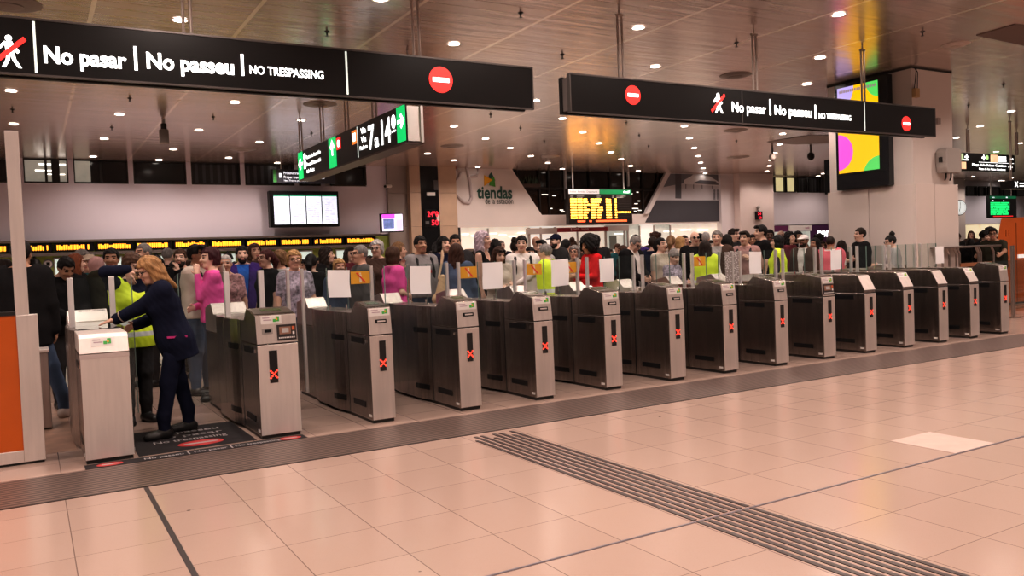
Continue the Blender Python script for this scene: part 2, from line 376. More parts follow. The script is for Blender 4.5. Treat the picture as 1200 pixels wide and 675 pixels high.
# ---- stone pier with the black display strip
xs0, xs1 = W(467, 230)[0], W(530, 230)[0]; yP = BACK-.35
STONE = mat('stone_cladding', (.55, .40, .29), .45, var=.10, vscale=1.5, bump=.05, bscale=8)
STONE2 = mat('stone_cladding_grey', (.36, .31, .285), .5, var=.10, vscale=1.2)
pr = bpy.data.objects.new('trim_10', None); COL.objects.link(pr); pr.location = (xs0, yP, 0); pr['kind'] = 'structure'
xa, xb = W(493, 230, .35)[0], W(514, 230, .35)[0]; xq = W(480.5, 230, .35)[0]
for k, (z0, z1) in enumerate(((0, 1.55), (1.56, 2.72), (2.73, 3.88), (3.89, CEIL))):
    MB().box(xq, xa, yP, BACK+.2, z0, z1).box(xb, xs1, yP, BACK+.2, z0, z1).build('stone_slab', STONE, pr)
    MB().box(W(453, 230)[0], xq, BACK-.12, BACK+.2, z0, z1).build('grey_slab', STONE2, pr)
MB().box(xa, xb, yP-.02, yP+.3, 0, CEIL).build('black_panel', mat('black_glossy_panel', (.006, .006, .007), .12), pr)
cl = thing('digital_clock', 'red digit clock and thermometer set in the black strip of the stone pier', 'clock', (xa+.3, yP-.05, 2.9))
fr = Fr((xa, yP-.02, 2.70), (1, 0, 0), (0, 0, 1)); ww = xb-xa
MB().rect(fr, .10, ww-.12, .0, .62, 0, .02).build('housing', BLACKP, cl)
mb = MB(); text_mb(mb, fr, '24º0', .2, .36, .26, .024, .02, width=.42); text_mb(mb, fr, '50', .34, .06, .26, .024, .02, width=.28); mb.build('red_digits', LED_RED2, cl)
MB().rect(fr, .12, .26, .1, .2, .02, .024).build('unit_label', mat('dim_grey', (.12, .12, .12), .5), cl)
nb = tag(MB().rect(fr, .22, .54, 1.08, 1.2, .0, .02).build('small_plate', WHITEFLAT, base=(xa+.2, yP-.03, 3.75)), 'narrow white plate above the red digits on the black strip', 'plate')
nb = tag(MB().rect(fr, .50, .67, 1.28, 1.62, .0, .02).build('wall_panel_box', mat('grey_box', (.10, .10, .11), .4), base=(xa+.5, yP-.03, 4.0)), 'dark grey square box high on the black strip', 'box')
nb = tag(MB().rect(fr, ww-.15, ww-.02, .20, .44, .0, .02).build('small_notice', WHITEFLAT, base=(xb-.1, yP-.03, 2.9)), 'tiny white notice right of the red digits', 'notice')

# ---- monitors on the left
mx0, mx1 = W(316, 240, .5)[0], W(397, 240, .5)[0]
r = thing('departure_monitor', 'wide black framed monitor bank with four white timetable columns on the lilac wall', 'monitor', (mx0, BACK-.5, 2.76))
fr = Fr((mx0, BACK-.5, 2.76)); mw = mx1-mx0; mh = 1.14
MB().box(mx0, mx1, BACK-.5, BACK-.25, 2.76, 2.76+mh).build('casing', BLACKP, r, bevel=.01)
MB().box(mx0+.2, mx1-.2, BACK-.25, BACK, 3.1, 3.6).build('bracket', DARKM, r)
for k in range(4):
    a = .13+k*(mw-.16)/4; b = a+(mw-.16)/4-.035
    s = MB().rect(fr, a, b, .09, mh-.13, 0, .006).build('screen', mat('timetable_screen', (.75, .78, .9), .3, emit=(.84, .88, 1.0), es=.85), r)
    mb = MB(); mb.rect(fr, a, b, mh-.17, mh-.12, .006, .009); mb.build('green_header', mat('timetable_green', (.02, .3, .15), .4, emit=(.02, .35, .18), es=.5), s)
    mb = MB()
    for q in range(13):
        zz = .14+q*.062
        for _ in range(3):
            aa = random.uniform(a+.02, b-.14); mb.rect(fr, aa, aa+random.uniform(.05, .12), zz, zz+.018, .006, .008)
    mb.build('timetable_rows', mat('timetable_rows', (.35, .36, .55), .4, emit=(.40, .36, .60), es=.7), s)
r = thing('platform_sign', 'dark blue grey hanging sign with white text lines above the monitor bank', 'sign', (W(320, 210, .8)[0], BACK-.8, 4.1))
p0 = ony(320, 217, BACK-.8); p1 = ony(392.5, 203, BACK-.8); fr = Fr((p0[0], BACK-.8, 4.12)); w = p1[0]-p0[0]; h = .42
MB().rect(fr, 0, w, 0, h, -.12, 0).build('casing', mat('sign_blue_grey', (.035, .038, .055), .4), r, bevel=.008)
MB().rect(fr, .02, .12, .02, h-.02, 0, .006).build('green_edge', GREENFLAT, r)
mb = MB(); text_mb(mb, fr, 'Próximo tren a su estación', .34, .27, .12, width=1.0); text_mb(mb, fr, 'Proper tren a la vostra destinació', .34, .14, .12, width=1.3); text_mb(mb, fr, 'Next Train to your station', .34, .05, .07, width=.75)
mb.rect(fr, .2, .27, .16, .30, .003, .006); mb.build('lettering', DIM_WHITE, r)
for q in (.25, w-.25): MB().tube((p0[0]+q, BACK-.86, 4.54), (p0[0]+q, BACK-.86, CEIL), .015, 6).build('hanger', ALU, r)
p0 = ony(447, 251, BACK-1.2); p1 = ony(474, 271, BACK-1.2)
r = thing('pink_monitor', 'small tilted monitor with pink and white screen beside the stone pier', 'monitor', (p0[0], BACK-1.2, p1[2]))
fr = Fr((p0[0], BACK-1.2, p1[2]), (1, .12, .02), (0, 0, 1)); w = p1[0]-p0[0]; h = p0[2]-p1[2]
MB().rect(fr, -.02, w+.02, -.03, h+.02, -.12, 0).build('casing', BLACKP, r, bevel=.008)
s = MB().rect(fr, .01, w-.01, .01, h-.01, 0, .005).build('screen', glow('monitor_white', (.95, .82, 1), 1.0), r)
MB().rect(fr, .01, w*.62, h*.74, h-.01, .005, .008).build('magenta_band', glow('monitor_magenta', (.75, .1, .75), 1.0), s)
MB().rect(fr, .05, w*.58, h*.16, h*.72, .005, .008).build('picture', mat('monitor_picture', (.1, .13, .25), .3, emit=(.16, .2, .42), es=1, var=.8, vscale=8), s)
MB().rect(fr, w*.66, w-.03, h*.06, h*.70, .005, .008).build('text_block', glow('monitor_pink', (.85, .55, .85), .9), s)
MB().tube((p0[0]+.5, BACK-1.0, p1[2]+.3), (p0[0]+.5, BACK, p1[2]+.3), .04, 8).build('wall_bracket', DARKM, r)
p = ony(453, 219, BACK-.3)
r = thing('security_camera', 'small white security camera on the wall left of the stone pier', 'camera', p)
MB().tube((p[0]-.1, p[1]-.15, p[2]), (p[0]+.15, p[1], p[2]+.03), .06, 10).build('camera_body', WHITEFLAT, r); MB().tube((p[0]+.1, p[1], p[2]), (p[0]+.12, BACK, p[2]-.05), .025, 8).build('mount', DARKM, r)
MB().tube((p[0]-.13, p[1]-.17, p[2]-.002), (p[0]-.1, p[1]-.15, p[2]), .045, 10).build('lens', BLACKP, r)

# ---- centre: white wall with the shop lettering, big dark glazing, mural
yT = BACK-.1
def T(px, py): q = ony(px, py, yT); return (q[0], q[2])
frT = Fr((0, yT, 0))
zsh = 2.68
x530, x844 = T(530, 230)[0], T(845, 230)[0]
gl_l, gl_r = T(600, 197)[0], T(781, 203)[0]; gb_l, gb_r = T(635, 252)[0], T(756, 251)[0]; gz = 3.1
mb = MB(); mb.poly(frT, [(x530, zsh), (x844, zsh), (x844, gz), (x530, gz)], -.2, 0)
mb.poly(frT, [(x530, gz), (gb_l, gz), (gl_l, CEIL), (x530, CEIL)], -.2, 0)
mb.poly(frT, [(gb_r, gz), (x844, gz), (x844, CEIL), (gl_r, CEIL)], -.2, 0)
struct(mb, 'trim_11', WALLT)
mb = MB(); mb.box(gl_l-.2, gl_r+.2, yT+.16, yT+.19, gz-.1, CEIL)
g_ = struct(mb, 'window_%d' % (wn_[0]+1), mat('glazing_brown', (.022, .012, .008), .1, var=.5, vscale=.7)); wn_[0] += 1
mb = MB()
for p in (608.5, 634, 645, 664, 693, 717, 737, 755, 773):
    q = T(p, 225)[0]; mb.box(q-.03, q+.03, yT+.08, yT+.16, gz, CEIL)
zz = T(680, 221)[1]; mb.box(gl_l, gl_r, yT+.1, yT+.16, zz-.04, zz+.04); mb.build('window_frame', mat('glazing_frame', (.02, .014, .012), .4, .3), g_)
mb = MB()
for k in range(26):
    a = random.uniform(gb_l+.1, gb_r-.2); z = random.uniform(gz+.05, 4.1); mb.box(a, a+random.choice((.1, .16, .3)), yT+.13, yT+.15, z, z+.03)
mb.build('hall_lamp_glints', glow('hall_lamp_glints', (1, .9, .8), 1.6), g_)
for px in (663.5, 737):
    q = T(px, 225)[0]; MB().box(q-.03, q+.03, yT-.02, yT+.1, T(px, 218)[1] if px > 700 else T(px, 233)[1], CEIL).build('steel_mullion', ALU, g_)
mb = MB(); tr_ = (gl_r-gb_r, CEIL-gz); mb.poly(frT, [(gb_r-.1, gz), (gb_r+.12, gz), (gl_r+.14, CEIL), (gl_r-.12, CEIL)], 0, .12)
struct(mb, 'trim_12', WFRAME)
pl = thing('potted_plant', 'green potted plant behind the dark glass at the upper left of the glazing', 'plant', (T(623, 218)[0], yT+.05, T(623, 219)[1]))
mb = MB(); b0 = pl.location
for k in range(40):
    a = random.uniform(-.5, .5); h = random.uniform(.15, .5)*(1-abs(a)*.8); mb.add([(b0[0]+a, yT+.1, b0[2]+.1), (b0[0]+a+.05, yT+.11, b0[2]+.1), (b0[0]+a+random.uniform(-.15, .15), yT+.09, b0[2]+.1+h)], [(0, 1, 2)])
mb.build('foliage', mat('plant_dark_green', (.03, .06, .03), .6), pl); MB().box(b0[0]-.45, b0[0]+.45, yT+.05, yT+.13, b0[2], b0[2]+.12).build('planter', mat('planter_brown', (.09, .06, .05), .6), pl)
# lettering
lg = thing('shop_lettering', 'dark green word tiendas with a triangle emblem on the white wall', 'sign', (T(558, 240)[0], yT-.02, T(558, 240)[1]))
a0, b0 = T(559, 232.2); a1, _ = T(600, 232)
mb = MB(); text_mb(mb, frT, 'tiendas', a0, b0, .62, .03, .025, width=a1-a0); mb.build('word', mat('letter_dark_green', (.012, .07, .05), .5), lg)
a0, b0 = T(568, 238.8); a1, _ = T(601, 238)
mb = MB(); text_mb(mb, frT, 'de la estación', a0, b0, .30, .03, .004, width=a1-a0); mb.build('second_line', mat('letter_black_green', (.012, .035, .03), .5), lg)
def tri(mb, pts, c): mb.poly(frT, [T(*p) for p in pts], .01, c)
mb = MB(); tri(mb, [(572, 214), (580, 211.5), (575.5, 202), (572.8, 205)], .03); mb.build('emblem_dark_triangle', mat('emblem_dark', (.01, .09, .07), .5), lg)
mb = MB(); tri(mb, [(573, 217), (580, 219), (579, 208.5), (576, 206.8)], .035); mb.build('emblem_green_triangle', mat('emblem_green', (.07, .36, .05), .5), lg)
mb = MB(); tri(mb, [(567, 218), (576.5, 211), (567, 205.5)], .04); mb.build('emblem_yellow_triangle', mat('emblem_yellow', (.85, .42, .02), .5), lg)
# pale pipe-like graphic on the wall and a red dot
mb = MB()
def pipe(pts, r): mb.path([(T(*p)[0], yT-.03, T(*p)[1]) for p in pts], r, 8)
pipe([(531, 195.5), (539, 202), (537, 209), (530, 214)], .05); pipe([(546, 196), (550, 212), (552, 232), (549, 238), (543, 237), (530, 224)], .06); pipe([(549, 207), (558, 206), (560.5, 201), (559, 196)], .05)
tag(mb.build('wall_pipe', mat('wall_pipe_lilac', (.50, .44, .44), .5), base=(T(546, 215)[0], yT-.03, T(546, 215)[1])), 'pale lilac looping pipe running over the white wall left of the green lettering', 'pipe')
p = T(531.5, 195.8); tag(MB().ball((p[0], yT-.08, p[1]-.03), (.07, .07, .07)).build('red_alarm_lamp', mat('alarm_red', (.35, .01, .02), .3), base=(p[0], yT-.08, p[1])), 'small dark red ball lamp under the ceiling beside the stone pier', 'lamp')
# mural
mu = thing('wall_mural', 'grey wall mural of a white pavilion with two walking figures', 'mural', (T(756, 260)[0], yT-.02, T(756, 260)[1]))
pA, pB, pC, pD = T(756, 260.8), T(844, 259.8), T(843, 205.5), T(784, 203.5)
sl = lambda z: pA[0]+(pD[0]-pA[0])*(z-pA[1])/(pD[1]-pA[1])
zm = T(800, 234.7)[1]
mb = MB(); mb.poly(frT, [(sl(zm), zm), (pB[0], zm), (pC[0], CEIL-.02), (sl(CEIL-.02), CEIL-.02)], 0, .012); mb.build('picture_ground', mat('mural_pale', (.52, .50, .53), .5, var=.06, vscale=1), mu)
mb = MB(); mb.poly(frT, [(pA[0], pA[1]), (pB[0], pA[1]), (pB[0], zm), (sl(zm), zm)], 0, .014); mb.build('dark_field', mat('mural_dark', (.062, .060, .072), .55, var=.05, vscale=1), mu)
z1 = T(800, 217)[1]; mb = MB(); mb.poly(frT, [(sl(T(776, 219.5)[1]), T(776, 219.5)[1]), (T(800, 215)[0], T(800, 215)[1]), (T(812, 203)[0], CEIL-.03), (sl(CEIL-.03), CEIL-.03)], .012, .016)
mb.poly(frT, [T(826, 204.5), T(843.3, 217), T(843.3, 205.8), (T(843, 205)[0], CEIL-.03), (T(826, 205)[0], CEIL-.03)][:4], .012, .016); mb.build('painted_sky', mat('mural_sky', (.16, .16, .185), .55), mu)
mb = MB(); mb.poly(frT, [T(801, 215.5), T(843, 218.5), T(843, 214), T(832, 207), T(812, 205.3), T(801.5, 211)], .016, .02); mb.build('painted_pavilion', mat('mural_white', (.66, .64, .66), .5), mu)
mb = MB(); mb.poly(frT, [T(811, 214.8), T(843, 217), T(838, 212.5), T(820, 211)], .02, .024)
for q in (803, 812, 822, 834): mb.poly(frT, [T(q, 221), T(q+.9, 221), T(q+.9, 216), T(q, 216)], .016, .02)
mb.build('painted_shadow', mat('mural_shadow', (.13, .13, .15), .5), mu)
mb = MB(); mb.poly(frT, [T(791, 232.5), T(798, 232.7), T(798, 203.8), T(791, 203.6)], .018, .022); mb.poly(frT, [T(793.2, 231), T(795.7, 231), T(795.7, 204), T(793.2, 204)], .022, .024); mb.build('painted_tower', mat('mural_tower', (.09, .09, .105), .5), mu)
for q in (836.8, 840.6):
    mb = MB(); c = T(q, 223.6); mb.disc(frT, c[0], c[1], .06, .02, .024, 12); mb.poly(frT, [T(q-1, 234), T(q-.2, 234), T(q, 230.5), T(q+.3, 234), T(q+1.1, 234), T(q+1.1, 226), T(q+.6, 224.8), T(q-.6, 224.8), T(q-1.1, 226)], .02, .024); mb.build('painted_figure', mat('mural_figure', (.2, .2, .22), .5), mu)
# shop fronts under the wall
sh = thing('glazed_shop', 'bright glazed shop front under the white wall with lettering', 'shop', (x530, yT+.12, 0))
def shopglow(name, e, s, v=.35): return mat(name, (.6, .55, .48), .4, emit=e, es=s, var=v, vscale=1.3)
sg1 = shopglow('shop_interior_warm', (1, .88, .74), .50); sg2 = shopglow('shop_interior_cool', (.82, .92, .82), .30, .5); sg3 = shopglow('shop_interior_white', (1, .93, .85), .62, .15)
def seg(a, b, m, y=.14, z0=0, z1=zsh): MB().box(T(a, 270)[0], T(b, 270)[0], yT+y, yT+y+.02, z0, z1).build('shop_interior', m, sh)
seg(530, 541, mat('shop_dark', (.03, .03, .035), .4), .10, 0, 2.75); seg(541, 622, sg1); seg(622, 653, sg3); seg(653, 712, sg1); seg(712, 752, sg2); seg(752, 768, sg3); seg(768, 788, sg2); seg(788, 845, sg1)
for i, (px, w_) in enumerate(((573, .05), (621, .1), (635, .06), (652, .1), (678, .05), (711, .08), (733, .06), (737, .06), (751, .05), (768, .05), (787, .05))):
    q = T(px, 270)[0]; MB().box(q-w_/2, q+w_/2, yT+.06, yT+.12, 0, zsh-.05).build('post', mat('shop_post', (.38, .33, .30), .4, .3), sh)
for a, b, z in ((618, 653, 2.5), (710, 737, 2.55)): MB().box(T(a, 270)[0], T(b, 270)[0], yT+.0, yT+.12, z-.12, z+.1).build('beam', mat('shop_beam', (.42, .36, .33), .4), sh)
mb = MB()
for k in range(7):
    a = 543+k*11; mb.box(T(a, 268)[0], T(a+8, 268)[0], yT+.12, yT+.138, 2.42-.06*(k % 3), 2.45-.06*(k % 3))
for a, z in ((722, 2.3), (742, 2.2), (780, 2.35), (800, 2.4), (820, 2.38)): mb.box(T(a, 268)[0], T(a+12, 268)[0], yT+.12, yT+.138, z, z+.035)
mb.build('lamp_tubes', glow('shop_tubes', (1, .97, .9), 1.6), sh)
for k, (a, b, z0, z1, c) in enumerate(((577, 584, 1.85, 2.2, (.05, .09, .22)), (602, 606, 2.0, 2.3, (.05, .05, .05)), (612, 615, 2.1, 2.35, (.05, .05, .05)), (546, 556, 1.3, 1.9, (.12, .09, .07)), (590, 597, 1.4, 1.7, (.2, .12, .08)), (716, 724, 1.7, 2.25, (.15, .17, .15)), (792, 810, 1.2, 1.8, (.35, .3, .25)), (800, 804, 1.9, 2.1, (.15, .12, .12)))):
    MB().box(T(a, 270)[0], T(b, 270)[0], yT+.10, yT+.13, z0, z1).build('display_panel', mat('shop_panel_%d' % k, c, .5), sh)
p0, p1 = T(653, 271.6), T(710.5, 266)
r = thing('red_shop_sign', 'long dark red sign band with faint lettering over the shop door under the amber board', 'sign', (p0[0], yT-.06, p0[1]))
MB().rect(frT, p0[0], p1[0], p0[1]-.02, p1[1], .0, .08).build('band', mat('dark_red_sign', (.26, .015, .02), .45), r)
mb = MB(); text_mb(mb, frT, 'Salida', T(671, 270)[0], p0[1]+.05, .12, .084); text_mb(mb, frT, 'Sortida', T(680, 270)[0], p0[1]+.05, .12, .084); mb.rect(frT, T(670, 270)[0]-.1, T(670, 270)[0]-.05, p0[1]+.03, p0[1]+.16, .08, .084); mb.build('lettering', mat('pale_pink', (.7, .45, .45), .5), r)

# ---- big amber departure board hung in front of the glazing
yB = BACK-1.2
p0 = ony(667, 263, yB); p1 = ony(740, 222, yB)
r = thing('departure_board', 'large hanging departure board with bright amber rows and a green header', 'departure board', (p0[0], yB, p0[2]))
fr = Fr((p0[0], yB, p0[2])); w = p1[0]-p0[0]; h = p1[2]-p0[2]
MB().rect(fr, 0, w, 0, h, -.2, 0).build('casing', mat('board_black', (.02, .014, .012), .35), r, bevel=.01)
MB().rect(fr, w*.48, w-.02, h*.86, h-.02, 0, .008).build('green_header', mat('board_green', (.01, .20, .07), .4, emit=(.01, .3, .1), es=.4), r)
MB().rect(fr, .02, w*.48, h*.86, h-.02, 0, .008).build('white_header', mat('board_white', (.65, .6, .6), .4, emit=(1, .93, .9), es=.35), r)
mb = MB(); text_mb(mb, fr, 'Salidas  Sortides  Departures', .08, h*.9, .09, .012, .004, width=w*.42); mb.build('header_lettering', mat('header_grey', (.3, .3, .32), .5), r)
mb = MB(); text_mb(mb, fr, 'adif', w*.90, h*.895, .13, .012, .01, width=w*.07); mb.poly(fr, [(w*.86, h*.9), (w*.895, h*.9), (w*.875, h*.96)], .008, .012); mb.build('header_logo', WHITE_GLOW, r)
mb = MB()
for a, b in ((.03, .08), (.13, .24), (.44, .5), (.68, .71), (.75, .9)):
    mb.rect(fr, w*a, w*b, h*.79, h*.805, 0, .006); mb.rect(fr, w*a, w*(a+(b-a)*.8), h*.755, h*.77, 0, .006)
mb.build('column_titles', mat('title_grey', (.4, .37, .35), .5, emit=(1, .9, .85), es=.15), r)
mb = MB()
for q in range(8):
    z = h*(.155+q*.075); hh = h*.05
    for a, b in ((.03, .13), (.14, .215), (.225, random.uniform(.27, .33)), (.34, random.uniform(.40, .46)), (.44, random.uniform(.46, .54)), (.58, .665), (.72, .75)):
        if b-a < .02: continue
        x = a
        while x < b-.008:
            c = min(random.uniform(.012, .022), b-x); mb.rect(fr, w*x, w*(x+c*.86), z, z+hh*random.choice((1, 1, 1, .8)), 0, .008); x += c
x = .75
while x < .97:
    mb.rect(fr, w*x, w*(x+.016), h*.31, h*.355, 0, .008); x += random.choice((.02, .02, .03))
mb.build('amber_rows', LED_AMBER2, r)
mb = MB(); x = .13
while x < .9:
    if not (.24 < x < .31 or .34 < x < .40): mb.rect(fr, w*x, w*(x+.016), h*.06, h*.11, 0, .008)
    x += .02
mb.build('red_row', glow('led_board_red', (1, .10, .03), 3), r)
for k in range(7): MB().rect(fr, w*.77, w*.96, h*(.2+k*.075), h*(.2+k*.075)+.012, 0, .006).build('grey_row', mat('row_grey', (.08, .07, .065), .5), r)
for q in (.3, w-.3): MB().tube((p0[0]+q, yB+.1, p1[2]), (p0[0]+q, yB+.1, CEIL), .025, 8).build('hanger', ALU, r)

# ---- right of the mural: pale column with red clock, far window strip and purple banner
def box_col(px0, px1, depth, m, n, z0=0, z1=CEIL):
    a, b = ony(px0, 235, BACK-depth)[0], ony(px1, 235, BACK-depth)[0]
    return struct(MB().box(a, b, BACK-depth, BACK+.2, z0, z1), 'trim_%d' % n, m)
box_col(845, 868, .25, mat('column_white', (.70, .65, .67), .5), 13)
box_col(867, 906.5, .6, mat('column_pinkish', (.68, .58, .55), .5, var=.03, vscale=.6), 14)
p = ony(887.5, 253, BACK-.6)
r = thing('column_clock', 'small black box clock with red digits and a camera above on the pale far column', 'clock', (p[0], BACK-.7, p[2]))
fr = Fr((p[0]-.17, BACK-.72, p[2]-.17)); MB().rect(fr, 0, .36, 0, .36, -.1, 0).build('housing', BLACKP, r)
mb = MB(); text_mb(mb, fr, '24', .06, .2, .15, .006, .02, width=.22); text_mb(mb, fr, '50', .12, .03, .15, .006, .02, width=.18); mb.build('red_digits', LED_RED2, r)
MB().ball((p[0], BACK-.68, p[2]+.38), (.08, .08, .08)).build('camera_dome', mat('dome_grey', (.45, .42, .4), .2), r); MB().tube((p[0], BACK-.65, p[2]+.2), (p[0], BACK-.62, p[2]+.35), .015, 6).build('stem', DARKM, r)
zb2, zt2 = W(940, 224.5)[2], 4.72
for a, b, m_ in ((907.5, 920.5, pane_yel), (921, 933, pane_yel), (935, 947, pane_rib), (948, 960, pane_rib), (961, 974, pane_rib)):
    window(W(a, 215)[0]+.05, W(b, 215)[0]-.03, zb2, zt2, m_, 1, frame=DARKM)
struct(MB().box(W(906, 240)[0], W(1112, 240)[0], BACK, BACK+.2, W(940, 263)[2], zb2-.05), 'trim_15', mat('wall_panel_pale', (.66, .62, .67), .55))
r = thing('purple_banner', 'purple fascia banner with white lettering and a white box beyond the crowd', 'banner', (W(907, 280)[0], BACK-.05, 1))
PURP = mat('banner_purple', (.075, .02, .085), .5)
z1 = W(940, 264)[2]; z2 = W(940, 297)[2]
MB().box(W(949, 280)[0], W(1000, 280)[0], BACK-.05, BACK, 0, z1).build('dark_panel', PURP, r); MB().box(W(907, 268)[0], W(949, 268)[0], BACK-.04, BACK, z1-.28, z1).build('top_band', mat('banner_plum', (.13, .02, .09), .5), r)
fr = Fr((0, BACK-.05, 0)); mb = MB(); a0 = W(956.3, 277)[0]; text_mb(mb, fr, 'renfe', a0, W(956, 277.5)[2], .60, .008, .015, width=(W(970, 277)[0]-a0)*5/2.75); mb.build('lettering', WHITE_GLOW, r)
MB().box(W(923, 268)[0], W(949, 268)[0], BACK-.12, BACK-.04, z1-.27, z1).build('white_box', WHITEFLAT, r); mb = MB(); fr = Fr((0, BACK-.12, 0)); text_mb(mb, fr, 'renfe', W(941, 268)[0], z1-.17, .14, .006, .008); mb.build('small_lettering', mat('letter_plum', (.3, .02, .15), .5), r)
MB().box(W(907, 280)[0], W(949, 280)[0], BACK-.02, BACK, .9, z1-.28).build('lit_counter', shopglow('counter_glow', (.85, .95, .85), .35), r)

# ---- far right end of the hall
struct(MB().box(ony(1117, 240, BACK-.5)[0], ony(1131, 240, BACK-.5)[0], BACK-.5, BACK+.2, 0, CEIL), 'trim_16', mat('column_far_white', (.70, .63, .60), .5))
for a, b in ((1133, 1146), (1147, 1157), (1158, 1175), (1176, 1190), (1191, 1210)):
    window(W(a, 220)[0]+.08, W(b, 220)[0]-.08, W(1165, 229)[2], CEIL-.35, pane_dark, 1, frame=DARKM)
struct(MB().box(W(1131, 240)[0], 75, BACK, BACK+.2, W(1160, 262)[2], W(1165, 229)[2]-.05), 'trim_17', mat('wall_panel_blue', (.62, .61, .69), .55))
tag(MB().box(W(1131, 265)[0], W(1200, 265)[0], BACK-.02, BACK, 0, W(1160, 263)[2]).build('lit_kiosk_row', shopglow('far_kiosk_glow', (1, .85, .5), .5), base=(W(1131, 265)[0], BACK, 0)), 'row of yellow lit counters far behind the handrail', 'counter')
p = ony(1125, 243.2, BACK-1.6)
r = thing('station_clock', 'round white station clock on a bracket behind the big pillar', 'clock', (p[0]+.2, BACK-1.6, p[2]))
fr = Fr((p[0], BACK-1.6, p[2]), (1, -.35, 0), (0, 0, 1))
MB().disc(fr, 0, 0, .40, -.28, -.02, 36).build('case', BLACKP, r); MB().disc(fr, 0, 0, .36, -.02, .004, 36).build('dial', mat('clock_dial', (.85, .84, .8), .4, emit=(1, 1, .95), es=.7), r)
mb = MB()
for k in range(12):
    t = k*math.pi/6; mb.tube(fr.p(.27*math.cos(t), .27*math.sin(t), .006), fr.p(.33*math.cos(t), .33*math.sin(t), .006), .012, 5)
mb.build('hour_marks', BLACKP, r)
MB().tube(fr.p(0, 0, .012), fr.p(-.05, -.2, .012), .014, 5).build('hand', BLACKP, r); MB().tube(fr.p(0, 0, .012), fr.p(.02, .27, .012), .010, 5).build('hand', BLACKP, r)
MB().tube(fr.p(-.4, 0, -.15), (ony(1119, 243, BACK-.5)[0], BACK-.5, p[2]), .03, 8).build('bracket', DARKM, r)
yG = BACK-2.0; p0 = ony(1160, 255.5, yG); p1 = ony(1191, 229.5, yG)
r = thing('green_departure_board', 'hanging departure board with green LED rows at the far right', 'departure board', (p0[0], yG, p0[2]))
fr = Fr((p0[0], yG, p0[2])); w = p1[0]-p0[0]; h = p1[2]-p0[2]
MB().rect(fr, 0, w, 0, h, -.18, 0).build('casing', mat('board_black2', (.015, .02, .02), .35), r); MB().rect(fr, .02, w-.02, h*.87, h-.02, 0, .006).build('green_header', mat('board_green2', (.01, .2, .09), .4, emit=(.01, .25, .1), es=.4), r)
mb = MB()
for q in range(8):
    x = .03
    while x < .66:
        c = random.uniform(.03, .06); mb.rect(fr, w*x, w*(x+c*.9), h*(.14+q*.073), h*(.14+q*.073)+h*.058, 0, .006)
        x += c+(.02 if random.random() < .15 else 0)
    if q > 2: mb.rect(fr, w*.70, w*.73, h*(.14+q*.073), h*(.14+q*.073)+h*.055, 0, .006)
mb.build('green_rows', LED_GREEN, r)
MB().rect(fr, w*.12, w*.86, h*.05, h*.09, 0, .006).build('red_row', glow('led_green_board_red', (1, .03, .03), 1), r)
mb = MB(); text_mb(mb, fr, 'Salidas', w*.08, h*.895, .1, .01, .008); mb.rect(fr, w*.6, w*.66, h*.9, h*.95, .006, .01); mb.rect(fr, w*.08, w*.14, h*.75, h*.8, 0, .01); mb.rect(fr, w*.5, w*.53, h*.75, h*.8, 0, .01); mb.build('header_lettering', DIM_WHITE, r)
for q in (.3, w-.3): MB().tube((p0[0]+q, yG+.1, p1[2]), (p0[0]+q, yG+.1, CEIL), .025, 8).build('hanger', ALU, r)
# ================================================================ PILLAR AND ITS FITTINGS
PX, PY = 14.43, 9.54
PIL = mat('pillar_paint', (.72, .64, .60), .5, var=.03, vscale=.9)
PIL2 = mat('pillar_cladding', (.74, .645, .60), .42, var=.03, vscale=.8)
PXR, PYB = 15.72, 11.45
zsm = 2.60
po = bpy.data.objects.new('trim_18', None); COL.objects.link(po); po.location = (PX, PY, 0); po['kind'] = 'structure'
MB().box(PX+.03, PXR, PY+.03, PYB, zsm, CEIL).build('pillar_shaft', PIL, po)
g_ = .006
yy = [PY, onx(1019, 250, PX)[1], PYB+.03]
for a, b in zip(yy, yy[1:]): MB().box(PX-.02, PX+.03, a+g_, b-g_, .0, zsm).build('cladding_panel', PIL2, po, bevel=.004)
xm = ony(1094, 250, PY)[0]
for a, b in ((PX-.02, xm), (xm, PXR+.06)): MB().box(a+g_, b-g_, PY-.03, PY+.03, 0, zsm).build('cladding_panel', PIL2, po, bevel=.004)
MB().box(PX, PXR+.03, PY, PYB, 0, zsm-.01).build('cladding_core', mat('cladding_joint', (.25, .2, .18), .6), po)
MB().box(PX+.02, PXR+.01, PY+.02, PYB+.01, CEIL-.035, CEIL).build('shadow_gap', DARKM, po)
# advertising screen on the left face
def screen_material(y0, y1, z0, z1):
    m = bpy.data.materials.new('advert_screen'); nt, N, L, P = nodes(m)
    g = N.new('ShaderNodeNewGeometry'); sx = N.new('ShaderNodeSeparateXYZ'); L.new(g.outputs['Position'], sx.inputs[0])
    col = (1., .52, .0)
    for (cy_, cz_, r, c) in ((y1+.02, z0+.42, .36, (.85, .09, .62)), (y1+.06, z1-.02, .44, (.50, .40, .80)), (y0-.06, z1+.0, .32, (.10, .62, .12)), (y0+.0, z0-.10, .36, (.10, .60, .12))):
        a = math_node(N, L, 'SUBTRACT', sx.outputs[1], cy_); b = math_node(N, L, 'SUBTRACT', sx.outputs[2], cz_)
        d = math_node(N, L, 'SQRT', math_node(N, L, 'ADD', math_node(N, L, 'MULTIPLY', a, a), math_node(N, L, 'MULTIPLY', b, b)))
        col = mixcol(N, L, math_node(N, L, 'LESS_THAN', d, r), col, c)
    P.inputs['Base Color'].default_value = (.05, .05, .05, 1); P.inputs['Roughness'].default_value = .15
    L.new(col, P.inputs['Emission Color']); P.inputs['Emission Strength'].default_value = 1.15
    return m
